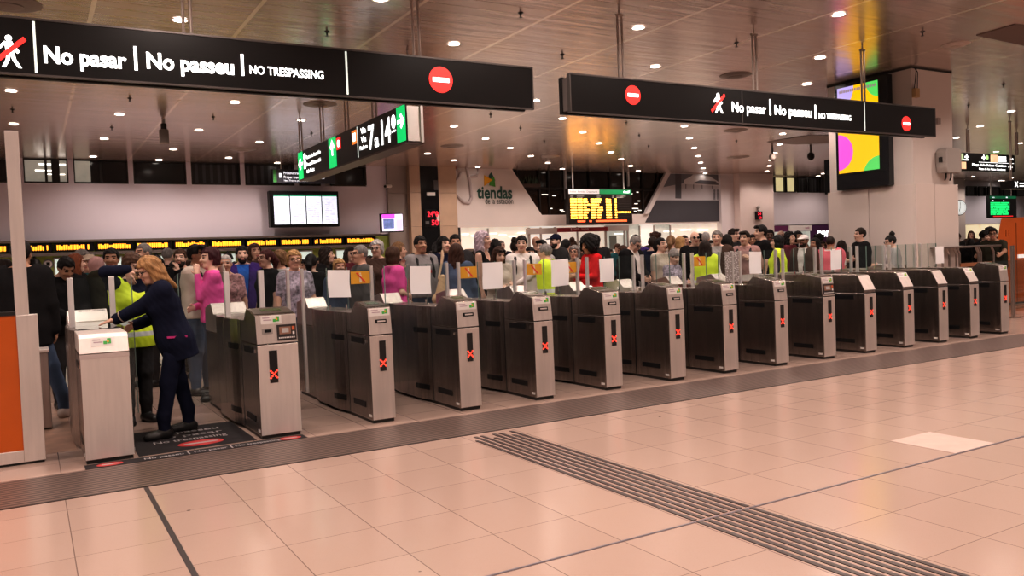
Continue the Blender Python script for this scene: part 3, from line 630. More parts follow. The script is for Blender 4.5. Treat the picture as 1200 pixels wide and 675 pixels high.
ad = thing('advertising_screen', 'tall black framed advertising screen with yellow, magenta and green circles on the pillar', 'screen', (PX-.1, 10.55, 2.62))
AY0, AY1, AZ0, AZ1 = 9.97, 11.16, 2.62, 4.74
MB().box(PX-.13, PX+.03, AY0, AY1, AZ0, AZ1).build('casing', mat('screen_casing', (.012, .013, .016), .25), ad, bevel=.012)
MB().box(PX-.137, PX-.13, 10.17, 11.09, 2.95, 4.66).build('screen', screen_material(10.17, 11.09, 2.95, 4.66), ad)
frA = Fr((PX-.137, AY1, AZ0), (0, -1, 0), (0, 0, 1))
MB().rect(frA, .03, 1.16, .30, .31, -.006, .0).build('seam', DARKM, ad)
mb = MB(); x = .12
for k in range(17):
    mb.rect(frA, x, x+.035, 1.93, 1.985, .0, .003); x += .05
mb.build('top_lettering', mat('screen_letter', (.3, .2, .3), .4, emit=(.35, .25, .25), es=.8), ad)
r = thing('black_side_screen', 'narrow black screen edge fixed to the far side of the big pillar', 'screen', (14.0, PYB+.25, 2.5))
p0, p1 = ony(966.5, 228, PYB+.3), ony(971.8, 188, PYB+.3); MB().box(p0[0], p0[0]+.35, PYB+.16, PYB+.3, p0[2], p1[2]).build('casing', BLACKP, r, bevel=.01); MB().box(p0[0]+.35, PX+.2, PYB, PYB+.2, p0[2]+.4, p0[2]+.5).build('bracket', DARKM, r)
# speaker box with two cable ends, little yellow box with a cord, wall button
p0 = ony(1099, 208, PY-.02); p1 = ony(1116.5, 175, PY-.02)
r = thing('wall_loudspeaker', 'pale grey loudspeaker box with two cable ends on the front of the pillar', 'loudspeaker', (p0[0], PY-.1, p0[2]))
z0 = p0[2]+.08
MB().poly(Fr((0, PY+.02, 0)), [(p0[0]+.04, z0), (p1[0]-.02, z0), (p1[0], z0+.1), (p1[0], p1[2]-.06), (p1[0]-.08, p1[2]), (p0[0]+.06, p1[2]), (p0[0], p1[2]-.06), (p0[0], z0+.1)], 0, .22).build('box', mat('speaker_grey', (.40, .36, .335), .5), r, bevel=.02)
MB().box(p0[0]-.03, p0[0], PY-.12, PY-.06, z0+.2, z0+.3).box(p1[0]-.0, p1[0]+.03, PY-.12, PY-.06, z0+.2, z0+.3).build('bracket_knob', DARKM, r)
for q in (.14, .30): MB().path([(p0[0]+q, PY-.1, z0), (p0[0]+q-.02, PY-.11, z0-.09), (p0[0]+q-.06, PY-.11, z0-.14)], .016, 6).build('cable', BLACKP, r)
p = ony(1072, 109.5, PY)
r = thing('junction_box', 'small yellow box hanging on a black cord at the top corner of the pillar', 'box', (p[0], PY, p[2]))
MB().box(p[0]-.06, p[0]+.07, PY-.06, PY+.025, p[2]-.08, p[2]+.09).build('box', mat('junction_yellow', (.50, .33, .16), .5), r, bevel=.01)
MB().path([(p[0]-.04, PY-.02, p[2]+.08), (p[0]+.03, PY-.02, p[2]+.45), (p[0]+.02, PY-.02, CEIL-.03)], .009, 6).path([(p[0]+.05, PY-.02, p[2]+.08), (p[0]+.07, PY-.02, p[2]+.4), (p[0]-.04, PY-.02, CEIL-.03)], .009, 6).build('cord', BLACKP, r)
p = ony(1099, 142, PY)
tag(MB().box(p[0]-.05, p[0]+.05, PY-.03, PY+.03, p[2]-.06, p[2]+.06).build('wall_button', mat('button_grey', (.33, .27, .25), .5), base=(p[0], PY, p[2])), 'small grey box on the pillar front right of the hanging sign end', 'box')

# ================================================================ HANGING SIGNS
YS = 8.75
def walker(fr, a, b, h, parent):
    """white walking figure crossed out by a red bar"""
    mb = MB(); mb.disc(fr, a+.02*h, b+h*.90, h*.095, 0, .006, 16)
    mb.poly(fr, [(a-.10*h, b+.78*h), (a+.12*h, b+.80*h), (a+.15*h, b+.45*h), (a-.06*h, b+.42*h)], 0, .006)
    mb.poly(fr, [(a-.02*h, b+.78*h), (a-.10*h, b+.80*h), (a-.32*h, b+.56*h), (a-.25*h, b+.51*h)], 0, .006)
    mb.poly(fr, [(a+.10*h, b+.79*h), (a+.02*h, b+.70*h), (a+.24*h, b+.44*h), (a+.31*h, b+.50*h)], 0, .006)
    mb.poly(fr, [(a-.06*h, b+.48*h), (a+.06*h, b+.46*h), (a+.02*h, b+.22*h), (a-.10*h, b+.0*h), (a-.20*h, b+.0*h), (a-.08*h, b+.24*h)], 0, .006)
    mb.poly(fr, [(a+.02*h, b+.46*h), (a+.15*h, b+.46*h), (a+.20*h, b+.24*h), (a+.34*h, b+.0*h), (a+.24*h, b+.0*h), (a+.10*h, b+.22*h)], 0, .006)
    mb.build('walking_figure', WHITE_GLOW, parent)
    MB().poly(fr, [(a-.50*h, b+.12*h), (a-.42*h, b+.0*h), (a+.50*h, b+.86*h), (a+.42*h, b+.98*h)], .006, .012).build('red_bar', RED_GLOW, parent)
def noentry(fr, a, b, r, parent):
    o = MB().disc(fr, a, b, r, 0, .006, 40).build('no_entry_disc', RED_GLOW, parent)
    MB().rect(fr, a-r*.70, a+r*.70, b-r*.19, b+r*.15, .006, .011).build('white_bar', WHITE_GLOW, o)
def hanger(x, y, z0, parent, z1=CEIL, gap=.075, axis=0, r=.016):
    mb = MB()
    d = (gap, 0) if axis == 0 else (0, gap)
    for s in (-.5, .5): mb.tube((x+s*d[0], y+s*d[1], z0), (x+s*d[0], y+s*d[1], z1-.09), r, 8)
    mb.box(x-.06 if axis == 0 else x-.02, x+.06 if axis == 0 else x+.02, y-.02 if axis == 0 else y-.06, y+.02 if axis == 0 else y+.06, z1-.10, z1-.07)
    mb.tube((x, y, z1-.08), (x, y, z1), .014, 8)
    mb.build('hanger', mat('hanger_steel', (.42, .36, .33), .35, .9), parent)
def hall_sign(x0, x1, z0, z1, label, rods):
    r = thing('overhead_sign', label, 'overhead sign', (x0, YS, z0), 'black overhead signs above the gates')
    MB().box(x0, x1, YS, YS+.06, z0, z1).build('front_panel', SIGNBLACK, r, bevel=.006)
    MB().box(x0-.0, x1, YS+.20, YS+.26, z0+.01, z1-.01).build('rear_panel', SIGNBLACK, r, bevel=.006)
    MB().box(x0+.02, x1-.02, YS+.06, YS+.20, z0+.04, z1-.03).build('core', mat('sign_core', (.22, .19, .18), .4, .6), r)
    MB().box(x0, x1, YS-.006, YS+.012, z1-.014, z1+.006).box(x0, x1, YS-.006, YS+.012, z0-.006, z0+.014).box(x0-.006, x0+.012, YS-.006, YS+.06, z0, z1).box(x1-.012, x1+.006, YS-.006, YS+.06, z0, z1).build('edge_frame', SIGNEDGE, r)
    for x in rods: hanger(x, YS+.13, z1-.03, r)
    return r
SF = lambda px, py: ony(px, py, YS)
s1 = hall_sign(-1.6, 5.54, 3.345, 3.865, 'left black overhead sign with large No pasar lettering and one no entry disc', (SF(223, 45)[0], SF(494, 66)[0], -1.0))
fr = Fr((0, YS, 0))
def sgn(px, py): q = SF(px, py); return q[0], q[2]
a, b = sgn(11, 79); a2, t = sgn(11, 41); walker(fr, a-.0, b, t-b, s1)
for px in (41, 405):
    q = sgn(px, 60)[0]; MB().rect(fr, q-.010, q+.012, 3.37, 3.84, -.001, .004).build('panel_joint', mat('joint_light', (.6, .62, .6), .4, emit=(.9, 1, .9), es=.6), s1)
def words(sign, items):
    mb = MB()
    for txt, px0, px1, pyb, size, bold in items:
        a, b = sgn(px0, pyb); a2, _ = sgn(px1, pyb)
        if txt == '|': mb.rect(fr, a-.014, a+.014, b-.02, b+size, 0, .006)
        else: text_mb(mb, fr, txt, a, b, size, .006, bold+.004, width=a2-a)
    mb.build('lettering', WHITE_GLOW, sign)
words(s1, [('No pasar', 50.5, 148.5, 73, .215, .028), ('|', 159.5, 0, 80, .21, 0), ('No passeu', 171, 274, 79.5, .215, .028), ('|', 284.5, 0, 86.5, .20, 0), ('NO TRESPASSING', 292, 379, 86, .12, .018)])
a, b = sgn(516.5, 93.5); noentry(fr, a, b, .152, s1)
s2 = hall_sign(6.10, 13.87, 3.34, 3.84, 'right black overhead sign with no entry discs at both of its ends', [SF(p, q)[0] for p, q in ((735, 86), (893, 105), (1020, 120))])
a, b = sgn(741.5, 111.5); noentry(fr, a, b, .128, s2); a, b = sgn(1062, 145); noentry(fr, a, b, .125, s2)
a, b = sgn(841.5, 132.5); _, t = sgn(841.5, 109); walker(fr, a, b, t-b, s2)
words(s2, [('No pasar', 857, 897.5, 130.5, .20, .018), ('|', 902.5, 0, 133.5, .22, 0), ('No passeu', 907, 951, 134, .20, .018), ('|', 955.5, 0, 138, .20, 0), ('NO TRESPASSING', 959, 997, 138.5, .12, .010)])
for px in (870, 1013):
    q = sgn(px, 130)[0]; MB().rect(fr, q-.008, q+.010, 3.36, 3.82, -.001, .004 if px > 900 else .0005).build('panel_joint', mat('joint_light', (.6, .62, .6)) if px > 900 else mat('joint_dim', (.06, .055, .05), .4), s2)

# ---- sign to tracks 7 to 14, hung across the hall
XV = 5.12
def V(px, py): q = onx(px, py, XV); return q[1], q[2]
yn = V(474, 145)[0]; yf = V(350, 190)[0]; zb_, zt_ = 3.36, 3.94
vs = thing('track_sign', 'long black hanging sign with green arrow panels and the large numbers 7 a 14', 'overhead sign', (XV, yn, zb_))
MB().box(XV, XV+.05, yn, yf, zb_, zt_).build('front_panel', SIGNBLACK, vs, bevel=.005); MB().box(XV+.26, XV+.31, yn-.03, yf, zb_, zt_).build('rear_panel', mat('sign_back_pale', (.5, .46, .44), .4), vs, bevel=.005)
MB().box(XV+.05, XV+.26, yn+.0, yf, zb_+.02, zt_-.02).build('end_cap', mat('sign_end_pale', (.66, .60, .58), .45), vs)
MB().box(XV-.01, XV+.31, yn, yf, zb_-.03, zb_).build('bottom_rail', mat('rail_brown', (.10, .06, .055), .4, .4), vs)
frV = Fr((XV, yf, 0), (0, -1, 0), (0, 0, 1))
def vv(px, py): q = V(px, py); return yf-q[0], q[1]
MB().rect(frV, vv(465, 140)[0], vv(475, 140)[0], zb_+.02, zt_-.01, 0, .006).build('green_panel', SIGN_GREEN, vs)
MB().rect(frV, vv(385.5, 175)[0], vv(394, 175)[0], zb_+.0, zt_-.01, 0, .006).build('green_panel', SIGN_GREEN, vs)
MB().rect(frV, vv(349.5, 190)[0]+.01, vv(355, 190)[0], zb_+.0, zt_-.01, 0, .006).build('green_panel', SIGN_GREEN, vs)
MB().rect(frV, vv(394.5, 170)[0], vv(399.5, 170)[0], 3.66, 3.88, 0, .006).build('red_panel', RED_GLOW, vs)
a = vv(394.5, 170)[0]; b = vv(399.5, 170)[0]; MB().disc(frV, (a+b)/2, 3.77, (b-a)*.28, .006, .01, 14).build('white_symbol', WHITE_GLOW, vs)
a = vv(412.5, 160)[0]; b = vv(418, 160)[0]; MB().rect(frV, a, b, 3.64, 3.88, 0, .006).build('orange_panel', SIGN_ORANGE, vs); MB().rect(frV, a+(b-a)*.3, b-(b-a)*.2, 3.69, 3.83, .006, .01).build('white_symbol', WHITE_GLOW, vs)
a = vv(419, 160)[0]; MB().rect(frV, a-.02, a+.02, zb_+.02, zt_-.02, 0, .005).build('panel_joint', mat('joint_light', (.6, .62, .6)), vs)
mb = MB()
text_mb(mb, frV, '7', vv(431, 150)[0], 3.45, .56, .006, .02, width=vv(438.5, 150)[0]-vv(431, 150)[0])
text_mb(mb, frV, 'a', vv(438.5, 150)[0], 3.45, .34, .006, .02, width=vv(443.5, 150)[0]-vv(438.5, 150)[0])
text_mb(mb, frV, '14', vv(444.5, 150)[0], 3.45, .56, .006, .02, width=vv(458, 150)[0]-vv(444.5, 150)[0])
for t_, z in (('Vía', 3.76), ('Via', 3.61)): text_mb(mb, frV, t_, vv(423, 155)[0], z, .15, .006, .015, width=vv(429, 155)[0]-vv(423, 155)[0])
text_mb(mb, frV, 'Platform', vv(421, 155)[0], 3.49, .10, .006, .015, width=vv(430, 155)[0]-vv(421, 155)[0])
a0, a1 = vv(459, 145)[0], vv(463.5, 145)[0]; mb.disc(frV, (a0+a1)/2, 3.74, (a1-a0)*.5, 0, .006, 20, ry=.11); mb.rect(frV, a0, a1, 3.58, 3.605, 0, .006)
for t_, z in (('Punto de Atención', 3.73), ('Punt d’Atenció', 3.58), ('Info Point', 3.44)):
    x1 = 376 if z > 3.5 else 368; text_mb(mb, frV, t_, vv(359, 185)[0], z, .11, .006, .012, width=vv(x1, 185)[0]-vv(359, 185)[0])
mb.disc(frV, vv(357, 185)[0], 3.80, .07, 0, .006, 12); mb.rect(frV, vv(356, 185)[0], vv(358, 185)[0], 3.55, 3.72, 0, .006)
# arrows on the green panels
def arrow(a, b, s, ang):
    R_ = lambda x, y: (a+s*(x*math.cos(ang)-y*math.sin(ang)), b+s*(x*math.sin(ang)+y*math.cos(ang)))
    mb.poly(frV, [R_(-.5, -.09), (R_(.2, -.09)), R_(.2, .09), R_(-.5, .09)], .006, .010); mb.poly(frV, [R_(.05, -.42), R_(.5, 0), R_(.05, .42), R_(-.1, .30), R_(.2, 0), R_(-.1, -.30)], .006, .010)
arrow((vv(465, 140)[0]+vv(475, 140)[0])/2, 3.70, .28, 0); arrow((vv(385.5, 175)[0]+vv(394, 175)[0])/2, 3.74, .30, math.pi/2); arrow((vv(350, 190)[0]+vv(355, 190)[0])/2, 3.68, .30, math.pi)
mb.build('lettering', WHITE_GLOW, vs)
for px, py in ((353, 175), (378, 162), (407, 152), (439, 138), (480, 122)):
    hanger(XV+.15, onx(px, py, XV+.15)[1], zt_, vs, gap=.18 if px < 470 else .1, axis=1)

# ---- signs far right
yR = 14.0
p0 = ony(1111, 206, yR); p1 = ony(1189, 181, yR)
r = thing('direction_sign', 'black hanging direction sign with white lettering and green and orange pictures right of the pillar', 'overhead sign', (p0[0], yR, p0[2]))
fr = Fr((p0[0], yR, 3.42), (1, .0, 0), (0, 0, 1)); w = p1[0]-p0[0]; h = .66
zz0 = ony(1189, 200, yR)[2]
fr = Fr((p0[0], yR, p0[2]-.02), (w, 0, zz0-p0[2]), (0, 0, 1)); w = math.hypot(w, zz0-p0[2])
fr = Fr((p0[0], yR, zz0-.05)); w = p1[0]-p0[0]; h = .52
MB().rect(fr, 0, w, 0, h, -.15, 0).build('casing', SIGNBLACK, r, bevel=.006)
X = lambda px: ony(px, 195, yR)[0]-p0[0]
MB().rect(fr, X(1113), X(1129), .29, .49, 0, .006).build('green_picture', mat('pic_green', (.5, .6, .3), .5, emit=(.7, .85, .45), es=.9, var=.5, vscale=5), r)
MB().rect(fr, X(1121), X(1132), .05, .25, 0, .006).build('orange_picture', mat('pic_orange', (.8, .5, .3), .5, emit=(1, .6, .35), es=.9, var=.5, vscale=5), r)
MB().rect(fr, X(1161), X(1169), .28, .50, 0, .006).build('orange_picture', mat('pic_orange', (.8, .5, .3), .5), r)
mb = MB()
text_mb(mb, fr, 'Plaça dels Països Catalans', X(1139), .15, .10, .006, .012, width=X(1179)-X(1139)); text_mb(mb, fr, 'Plaza de los Países Catalanes', X(1147), .04, .085, .006, .01, width=X(1178)-X(1147))
mb.rect(fr, X(1147), X(1188), .26, .268, 0, .006)
for px, z in ((1133, .40), (1153, .40), (1185, .40), (1184, .15)): mb.rect(fr, X(px)-.10, X(px)+.10, z-.02, z+.02, 0, .006); mb.rect(fr, X(px)-.02, X(px)+.02, z-.08, z+.08, 0, .006)
for k in range(4):
    mb.rect(fr, X(1170.5+k*2.3), X(1172+k*2.3), .38, .46, 0, .006); mb.rect(fr, X(1170.5+k*2.3), X(1172.2+k*2.3), .30, .35, 0, .006)
mb.rect(fr, X(1129.5), X(1135), .30, .335, 0, .006); mb.rect(fr, X(1112.5), X(1119), .05, .12, 0, .006)
mb.build('lettering', WHITE_GLOW, r)
mb = MB(); mb.disc(fr, X(1157), .41, .07, 0, .006, 14); mb.build('green_dot', mat('dot_green', (.3, .5, .2), .5, emit=(.5, .8, .3), es=.8), r)
for px in (1132, 1189): hanger(p0[0]+X(px), yR-.07, zz0+h-.05, r, gap=.10, r=.024)
y2 = 12.5
p0 = ony(1185, 221, y2); p1 = ony(1215, 211, y2)
r = thing('small_direction_sign', 'small black hanging sign with a white cross symbol at the right edge', 'overhead sign', (p0[0], y2, p0[2]))
fr = Fr((p0[0], y2, p0[2]+.0)); w = p1[0]-p0[0]; h = .22
MB().rect(fr, 0, w, 0, h, -.3, 0).build('casing', SIGNBLACK, r, bevel=.006)
mb = MB()
for s in (-1, 1): mb.poly(fr, [(.26-.07, .12-.07*s-.015), (.26-.07, .12-.07*s+.015), (.26+.07, .12+.07*s+.015), (.26+.07, .12+.07*s-.015)], 0, .005)
mb.rect(fr, .42, .7, .13, .16, 0, .005); mb.rect(fr, .42, .65, .06, .085, 0, .005); mb.build('lettering', WHITE_GLOW, r)
hanger(p0[0]+.27, y2+.15, p0[2]+h, r)

# ================================================================ CEILING FITTINGS
DL = [(211, 23.5), (13, 106.5), (16, 145.5), (140, 134), (122, 162.5), (233, 152.5), (203, 175), (275, 120), (304, 166.5), (532, 51.5), (353, 141), (446, -1),
      (627.5, 118), (532, 148), (569, 162.5), (598, 173.5), (622, 183), (501, 180), (532, 188), (748, 32.5), (768, 78), (659, 139), (683, 155), (702, 168), (642, 191), (659, 198),
      (802, 148), (808, 162), (813.5, 173.5), (818, 183), (821, 190.6), (824, 197.2), (826, 203.3), (917, 157), (913.5, 169.3), (908, 179.3), (903.5, 187.6), (901.5, 194.4), (898.7, 200.6), (896, 206),
      (983, 17), (961, 67.5), (945.5, 98.5), (1185, 130.5), (1148.5, 148), (1120.5, 161.5), (1195, 168), (1167.3, 178), (1140.5, 207), (1125, 211), (1152.3, 214), (1168.5, 212), (1185.5, 208.8),
      (109, 183.5), (181, 192.3), (268, 185), (320, 193.3), (560, 195.6), (716, 178.5), (728, 186.5), (739, 194.5), (748, 200.3), (964.5, 203.4), (958.5, 206.5)]
LENS = glow('downlight_lens', (1, .90, .80), 14); RING = mat('downlight_ring', (.75, .66, .60), .35, .4)
l0 = MB().lathe((0, 0, 0), [(.088, -.004), (.088, .0)], 20).mesh('lens', LENS)
r0 = MB(); nn = 24
for k in range(nn):
    t0, t1 = 2*math.pi*k/nn, 2*math.pi*(k+1)/nn
    q = [(.088, -.006), (.112, -.010), (.115, .0), (.088, 0.)]
    r0.add([(r_*math.cos(t), r_*math.sin(t), z_) for t in (t0, t1) for r_, z_ in q], [(0, 4, 5, 1), (1, 5, 6, 2)])
r0 = r0.mesh('trim_ring', RING)
LPOS = []
for px, py in DL:
    x, y, z = onz(px, py, CEIL-.004)
    y = min(y, BACK-.3)
    o = thing('downlight', 'round glowing white downlight recessed in the strip ceiling', 'downlight', (x, y, CEIL-.004), 'round downlights in the ceiling')
    for n_, me in (('lens', l0), ('trim_ring', r0)):
        c = bpy.data.objects.new(n_, me); COL.objects.link(c); c.parent = o
    LPOS.append((x, y))
VENT = mat('vent_grey', (.26, .205, .18), .45, .4)
for i, (px, py, R_, lab) in enumerate(((10, 4, .36, 'round ringed air diffuser in the ceiling at the upper left corner'), (862, 88, .30, 'round dark air diffuser above the right sign'), (862, 152.5, .33, 'round air diffuser in the ceiling under the right sign'), (285, 175, .36, 'round flat air diffuser over the lilac wall'), (375, 122, .34, 'round dark air diffuser just under the left sign'), (530, 171, .34, 'round air diffuser between the track sign and the green lettering'), (1120, 33+19, .22, 'pale round cover plate in the ceiling near the dark panel'), (645, 184-1, .3, 'round air diffuser over the departure board'), (865, 184, .4, 'round air diffuser over the wall mural'))):
    x, y, z = onz(px, py, CEIL)
    o = thing('ceiling_diffuser', lab, 'air diffuser', (x, y, CEIL))
    MB().lathe((x, y, CEIL), [(R_*.55, -.035), (R_*.72, -.03), (R_, -.006), (R_, 0)], 28).build('outer_ring', VENT if px != 1120 else mat('cover_pale', (.52, .42, .37), .4), o)
    MB().lathe((x, y, CEIL), [(R_*.22, -.06), (R_*.45, -.045), (R_*.45, -.03)], 24).build('inner_cone', VENT if px != 1120 else mat('cover_pale', (.52, .42, .37)), o)
for i, (px, py) in enumerate(((152, 115), (131, 149), (14.5, 128), (250, 137), (383, 37), (610, 15), (659, 64), (863, 50), (734, 143.5), (749, 158), (638, 165), (1081, 37), (1135, 123), (1176, 98.5), (575, 134), (610, 150), (365, 156), (760, 171), (863, 165))):
    x, y, z = onz(px, py, CEIL)
    o = thing('sprinkler', 'small dark sprinkler head dropping from the ceiling', 'sprinkler', (x, y, CEIL), 'sprinkler heads in the ceiling')
    MB().lathe((x, y, CEIL), [(.012, -.07), (.03, -.066), (.012, -.055), (.012, -.02), (.04, -.006), (.04, 0)], 12).build('head', DARKM, o)
x, y, _ = onz(1160, 37, CEIL); q = [onz(*p, CEIL)[:2] for p in ((1144, 41), (1189, 28), (1260, 34), (1215, 56))]
tag(MB().add([(a, b, CEIL-.012) for a, b in q]+[(a, b, CEIL) for a, b in q], [(0, 1, 2, 3), (0, 4, 5, 1), (1, 5, 6, 2), (2, 6, 7, 3), (3, 7, 4, 0)]).build('ceiling_grille', mat('grille_brown', (.16, .10, .085), .5, .3), base=(q[0][0], q[0][1], CEIL)), 'dark brown rectangular grille in the ceiling at the upper right edge', 'grille')
q = [onz(*p, CEIL)[:2] for p in ((898, 166), (945, 158.5), (972, 158.5), (972, 167.5), (930, 169))]
tag(MB().add([(a, b, CEIL-.012) for a, b in q], [(0, 1, 2, 3, 4)]).build('ceiling_grille', mat('grille_grey', (.22, .17, .15), .5, .3), base=(q[0][0], q[0][1], CEIL)), 'grey brown ceiling grille left of the big pillar', 'grille')
p = onz(191.5, 140, CEIL)
r = thing('hanging_projector', 'small grey camera unit on a drop rod under the left sign', 'camera', (p[0], p[1], CEIL))
d = [(191.5, 168)]; zlow = ony(191.5, 168, p[1])[2]; zmid = ony(191.5, 145, p[1])[2]
MB().tube((p[0], p[1], zmid), (p[0], p[1], CEIL), .035, 8).build('drop_rod', mat('rod_grey', (.3, .25, .23), .4, .5), r)
MB().box(p[0]-.09, p[0]+.09, p[1]-.05, p[1]+.12, zlow, zmid-.12).build('housing', mat('unit_brown', (.22, .18, .16), .5), r, bevel=.01); MB().tube((p[0], p[1], zmid-.12), (p[0], p[1], zmid), .06, 8).build('joint', DARKM, r)
for px, py, lab in ((950, 183, 'black dome camera hanging from the ceiling left of the big pillar'), (905, 184, 'pale spotlight camera bracket beside the far downlights')):
    x, y, z = onz(px, py-12, CEIL); y = min(y, BACK-1); zl = ony(px, py, y)[2]
    r = thing('dome_camera', lab, 'camera', (x, y, CEIL))
    MB().tube((x, y, zl+.1), (x, y, CEIL), .03, 8).build('stem', DARKM, r); MB().ball((x, y, zl), (.12, .12, .14)).build('dome', BLACKP if px > 920 else mat('unit_brown', (.22, .18, .16)), r)
# ================================================================ LEFT PARTITION, BIN, RIGHT KIOSK AND RAIL
yo = 7.66
r = thing('orange_partition', 'orange panel in a brushed steel frame with a tall steel post at the left edge', 'partition', (-.1, yo, 0))
MB().box(-1.7, -.085, yo+.02, yo+.10, .10, 1.215).build('orange_panel', ORANGE, r)
mb = MB().box(-.105, .045, yo, yo+.17, 0.02, 1.2); mb.build('lower_post', STEEL_BRIGHT, r, bevel=.004)
MB().box(-.108, -.012, yo+.01, yo+.16, 1.2, 2.67).build('tall_post', STEEL_BRIGHT, r, bevel=.004)
MB().box(-1.75, -.105, yo, yo+.12, .02, .115).build('bottom_rail', STEEL_BRIGHT, r, bevel=.004); MB().box(-1.75, .035, yo+.02, yo+.12, 0, .02).build('plinth', DARKM, r)
MB().box(-1.75, -.105, yo+.01, yo+.11, 1.2, 1.23).build('top_trim', DARKM, r)
r = thing('steel_bin', 'low brushed steel box on the floor behind the orange partition', 'bin', (.09, 9.35, 0))
MB().box(-.05, .125, 9.25, 9.6, .02, .76).build('body', STEEL, r, bevel=.006); MB().box(-.06, .135, 9.24, 9.61, .76, .79).build('lid', STEEL_BRIGHT, r, bevel=.004); MB().box(-.04, .12, 9.27, 9.58, 0, .02).build('plinth', DARKM, r)
# right: orange kiosk
yk = 10.45
a, b = ony(1165, 300, yk), ony(1173.5, 256, yk); xr = ony(1230, 300, yk)[0]
r = thing('orange_kiosk', 'large orange kiosk with a slanted side at the right edge of the photo', 'kiosk', (a[0], yk, 0))
MB().poly(Fr((0, yk, 0)), [(a[0]-.0, .04), (xr, .04), (xr, b[2]+.05), (ony(1188, 256, yk)[0], b[2]+.01), (b[0], b[2]), (a[0], a[2])], -.004, 0).build('front', mat('kiosk_orange_bright', (.66, .135, .02), .4, var=.05, vscale=1.5), r, bevel=.01)
kb = MB(); pf = [(a[0], .04), (xr, .04), (xr, b[2]+.05), (b[0], b[2]), (a[0], a[2])]
kb.add([(x_, yk+.004, z_) for x_, z_ in pf]+[(x_+1.85, yk+1.0, z_) for x_, z_ in pf], [(4, 3, 2, 1, 0), (5, 6, 7, 8, 9)]+[(k_, (k_+1) % 5, 5+(k_+1) % 5, 5+k_) for k_ in range(5)])
kb.build('body', mat('kiosk_orange_bright', (.66, .135, .02)), r)
q = ony(1191, 300, yk)[0]
MB().box(q, q+.02, yk-.006, yk, .05, b[2]-.1).build('door_seam', mat('seam_brown', (.25, .05, .01), .5), r); MB().box(q+.05, q+1.2, yk-.02, yk, 1.05, 1.13).build('white_strip', mat('strip_white', (.8, .78, .75), .4, emit=(1, .95, .9), es=.5), r)
for d in (-.42, -.30): MB().box(q+d, q+d+.012, yk-.01, yk, 1.55, 1.7).build('pull', mat('seam_brown', (.25, .05, .01)), r)
MB().box(a[0]+.05, xr, yk+.02, yk+.5, 0, .04).build('plinth', DARKM, r)
tag(MB().box(ony(1150, 350, 9.32)[0], xr, 9.32, 9.335, .06, ony(1170, 306, 9.32)[2]).build('low_glass_screen', glass_mat('tinted_glass', (.78, .80, .76), 1.), base=(17.2, 9.32, .06)), 'clear low glass screen in front of the orange kiosk', 'glass screen')
RAILM = mat('handrail_steel', (.42, .35, .32), .28, 1.)
yr = 9.3; zr = 1.395
r = thing('handrail', 'steel handrail with many angled posts and a wooden lower bar right of the pillar', 'handrail', (15.8, yr, 0))
xl, xrr = ony(1102, 289, yr)[0], ony(1172, 287, yr)[0]
MB().box(xl, xrr, yr-.03, yr+.22, zr-.035, zr).build('top_rail', RAILM, r, bevel=.008)
MB().box(ony(1127, 310, yr)[0], xrr-.25, yr+.02, yr+.06, ony(1140, 309, yr)[2]-.05, ony(1140, 309, yr)[2]+.02).build('wooden_bar', mat('rail_wood', (.30, .115, .05), .45), r)
for px in (1108, 1116, 1124, 1128, 1150, 1153, 1168, 1137.5):
    x = ony(px, 330, yr)[0]
    if px == 1137.5: continue
    mb = MB(); mb.path([(x-.09, yr+.05, zr-.02), (x, yr+.05, zr-.14), (x, yr+.05, 0.01)], .021, 8); mb.build('post', RAILM, r)
bx, by, _ = onz(1187.5, 372.5)
r2 = thing('rail_post', 'single steel post with a round foot plate in front of the orange kiosk', 'post', (bx, by, 0))
MB().tube((bx-.03, by, .01), (bx-.03, by, 1.37), .022, 10).tube((bx+.05, by, .01), (bx+.05, by, 1.37), .018, 10).build('tube', RAILM, r2); MB().lathe((bx, by, 0), [(.13, 0), (.13, .012), (.03, .02)], 20).build('foot_plate', RAILM, r2)
# ================================================================ TICKET GATES
GX = [(.31, .67), (1.68, 2.04), (2.71, 2.94), (3.63, 3.87), (4.52, 4.755), (5.43, 5.66), (6.36, 6.595), (7.215, 7.45), (8.11, 8.345), (9.02, 9.255), (9.875, 10.11), (10.73, 10.965), (11.56, 11.79), (12.36, 12.59), (13.19, 13.42)]
GY, GL = 7.30, 2.40
TYPE = ['T', 'R', 'S', 'S', 'S', 'S', 'S', 'S', 'S', 'R', 'B', 'B', 'B', 'B', 'H']
LEDG = mat('screen_dark_green', (.05, .075, .03), .2)
def profile(t, front):
    """side outline of the hood, y from the gate front"""
    if t == 'B': p = [(0, .835), (0, .87), (.11, 1.075), (.16, 1.09), (.62, 1.09), (.62, .835)]
    elif t == 'T': p = [(0, .875), (.045, 1.0), (.10, 1.025), (.62, 1.03), (.62, .875)]
    else: p = [(0, .835), (.028, 1.085), (.33, 1.14), (.36, 1.135), (.48, 1.03), (.62, 1.03), (.62, .835)]
    if not front and t == 'T': p = [(0, .835), (.028, 1.06), (.30, 1.15), (.34, 1.145), (.5, 1.03), (.62, 1.03), (.62, .835)]
    if front: return [(y+GY, z) for y, z in p]
    return [(GY+GL-y, z) for y, z in reversed(p)]
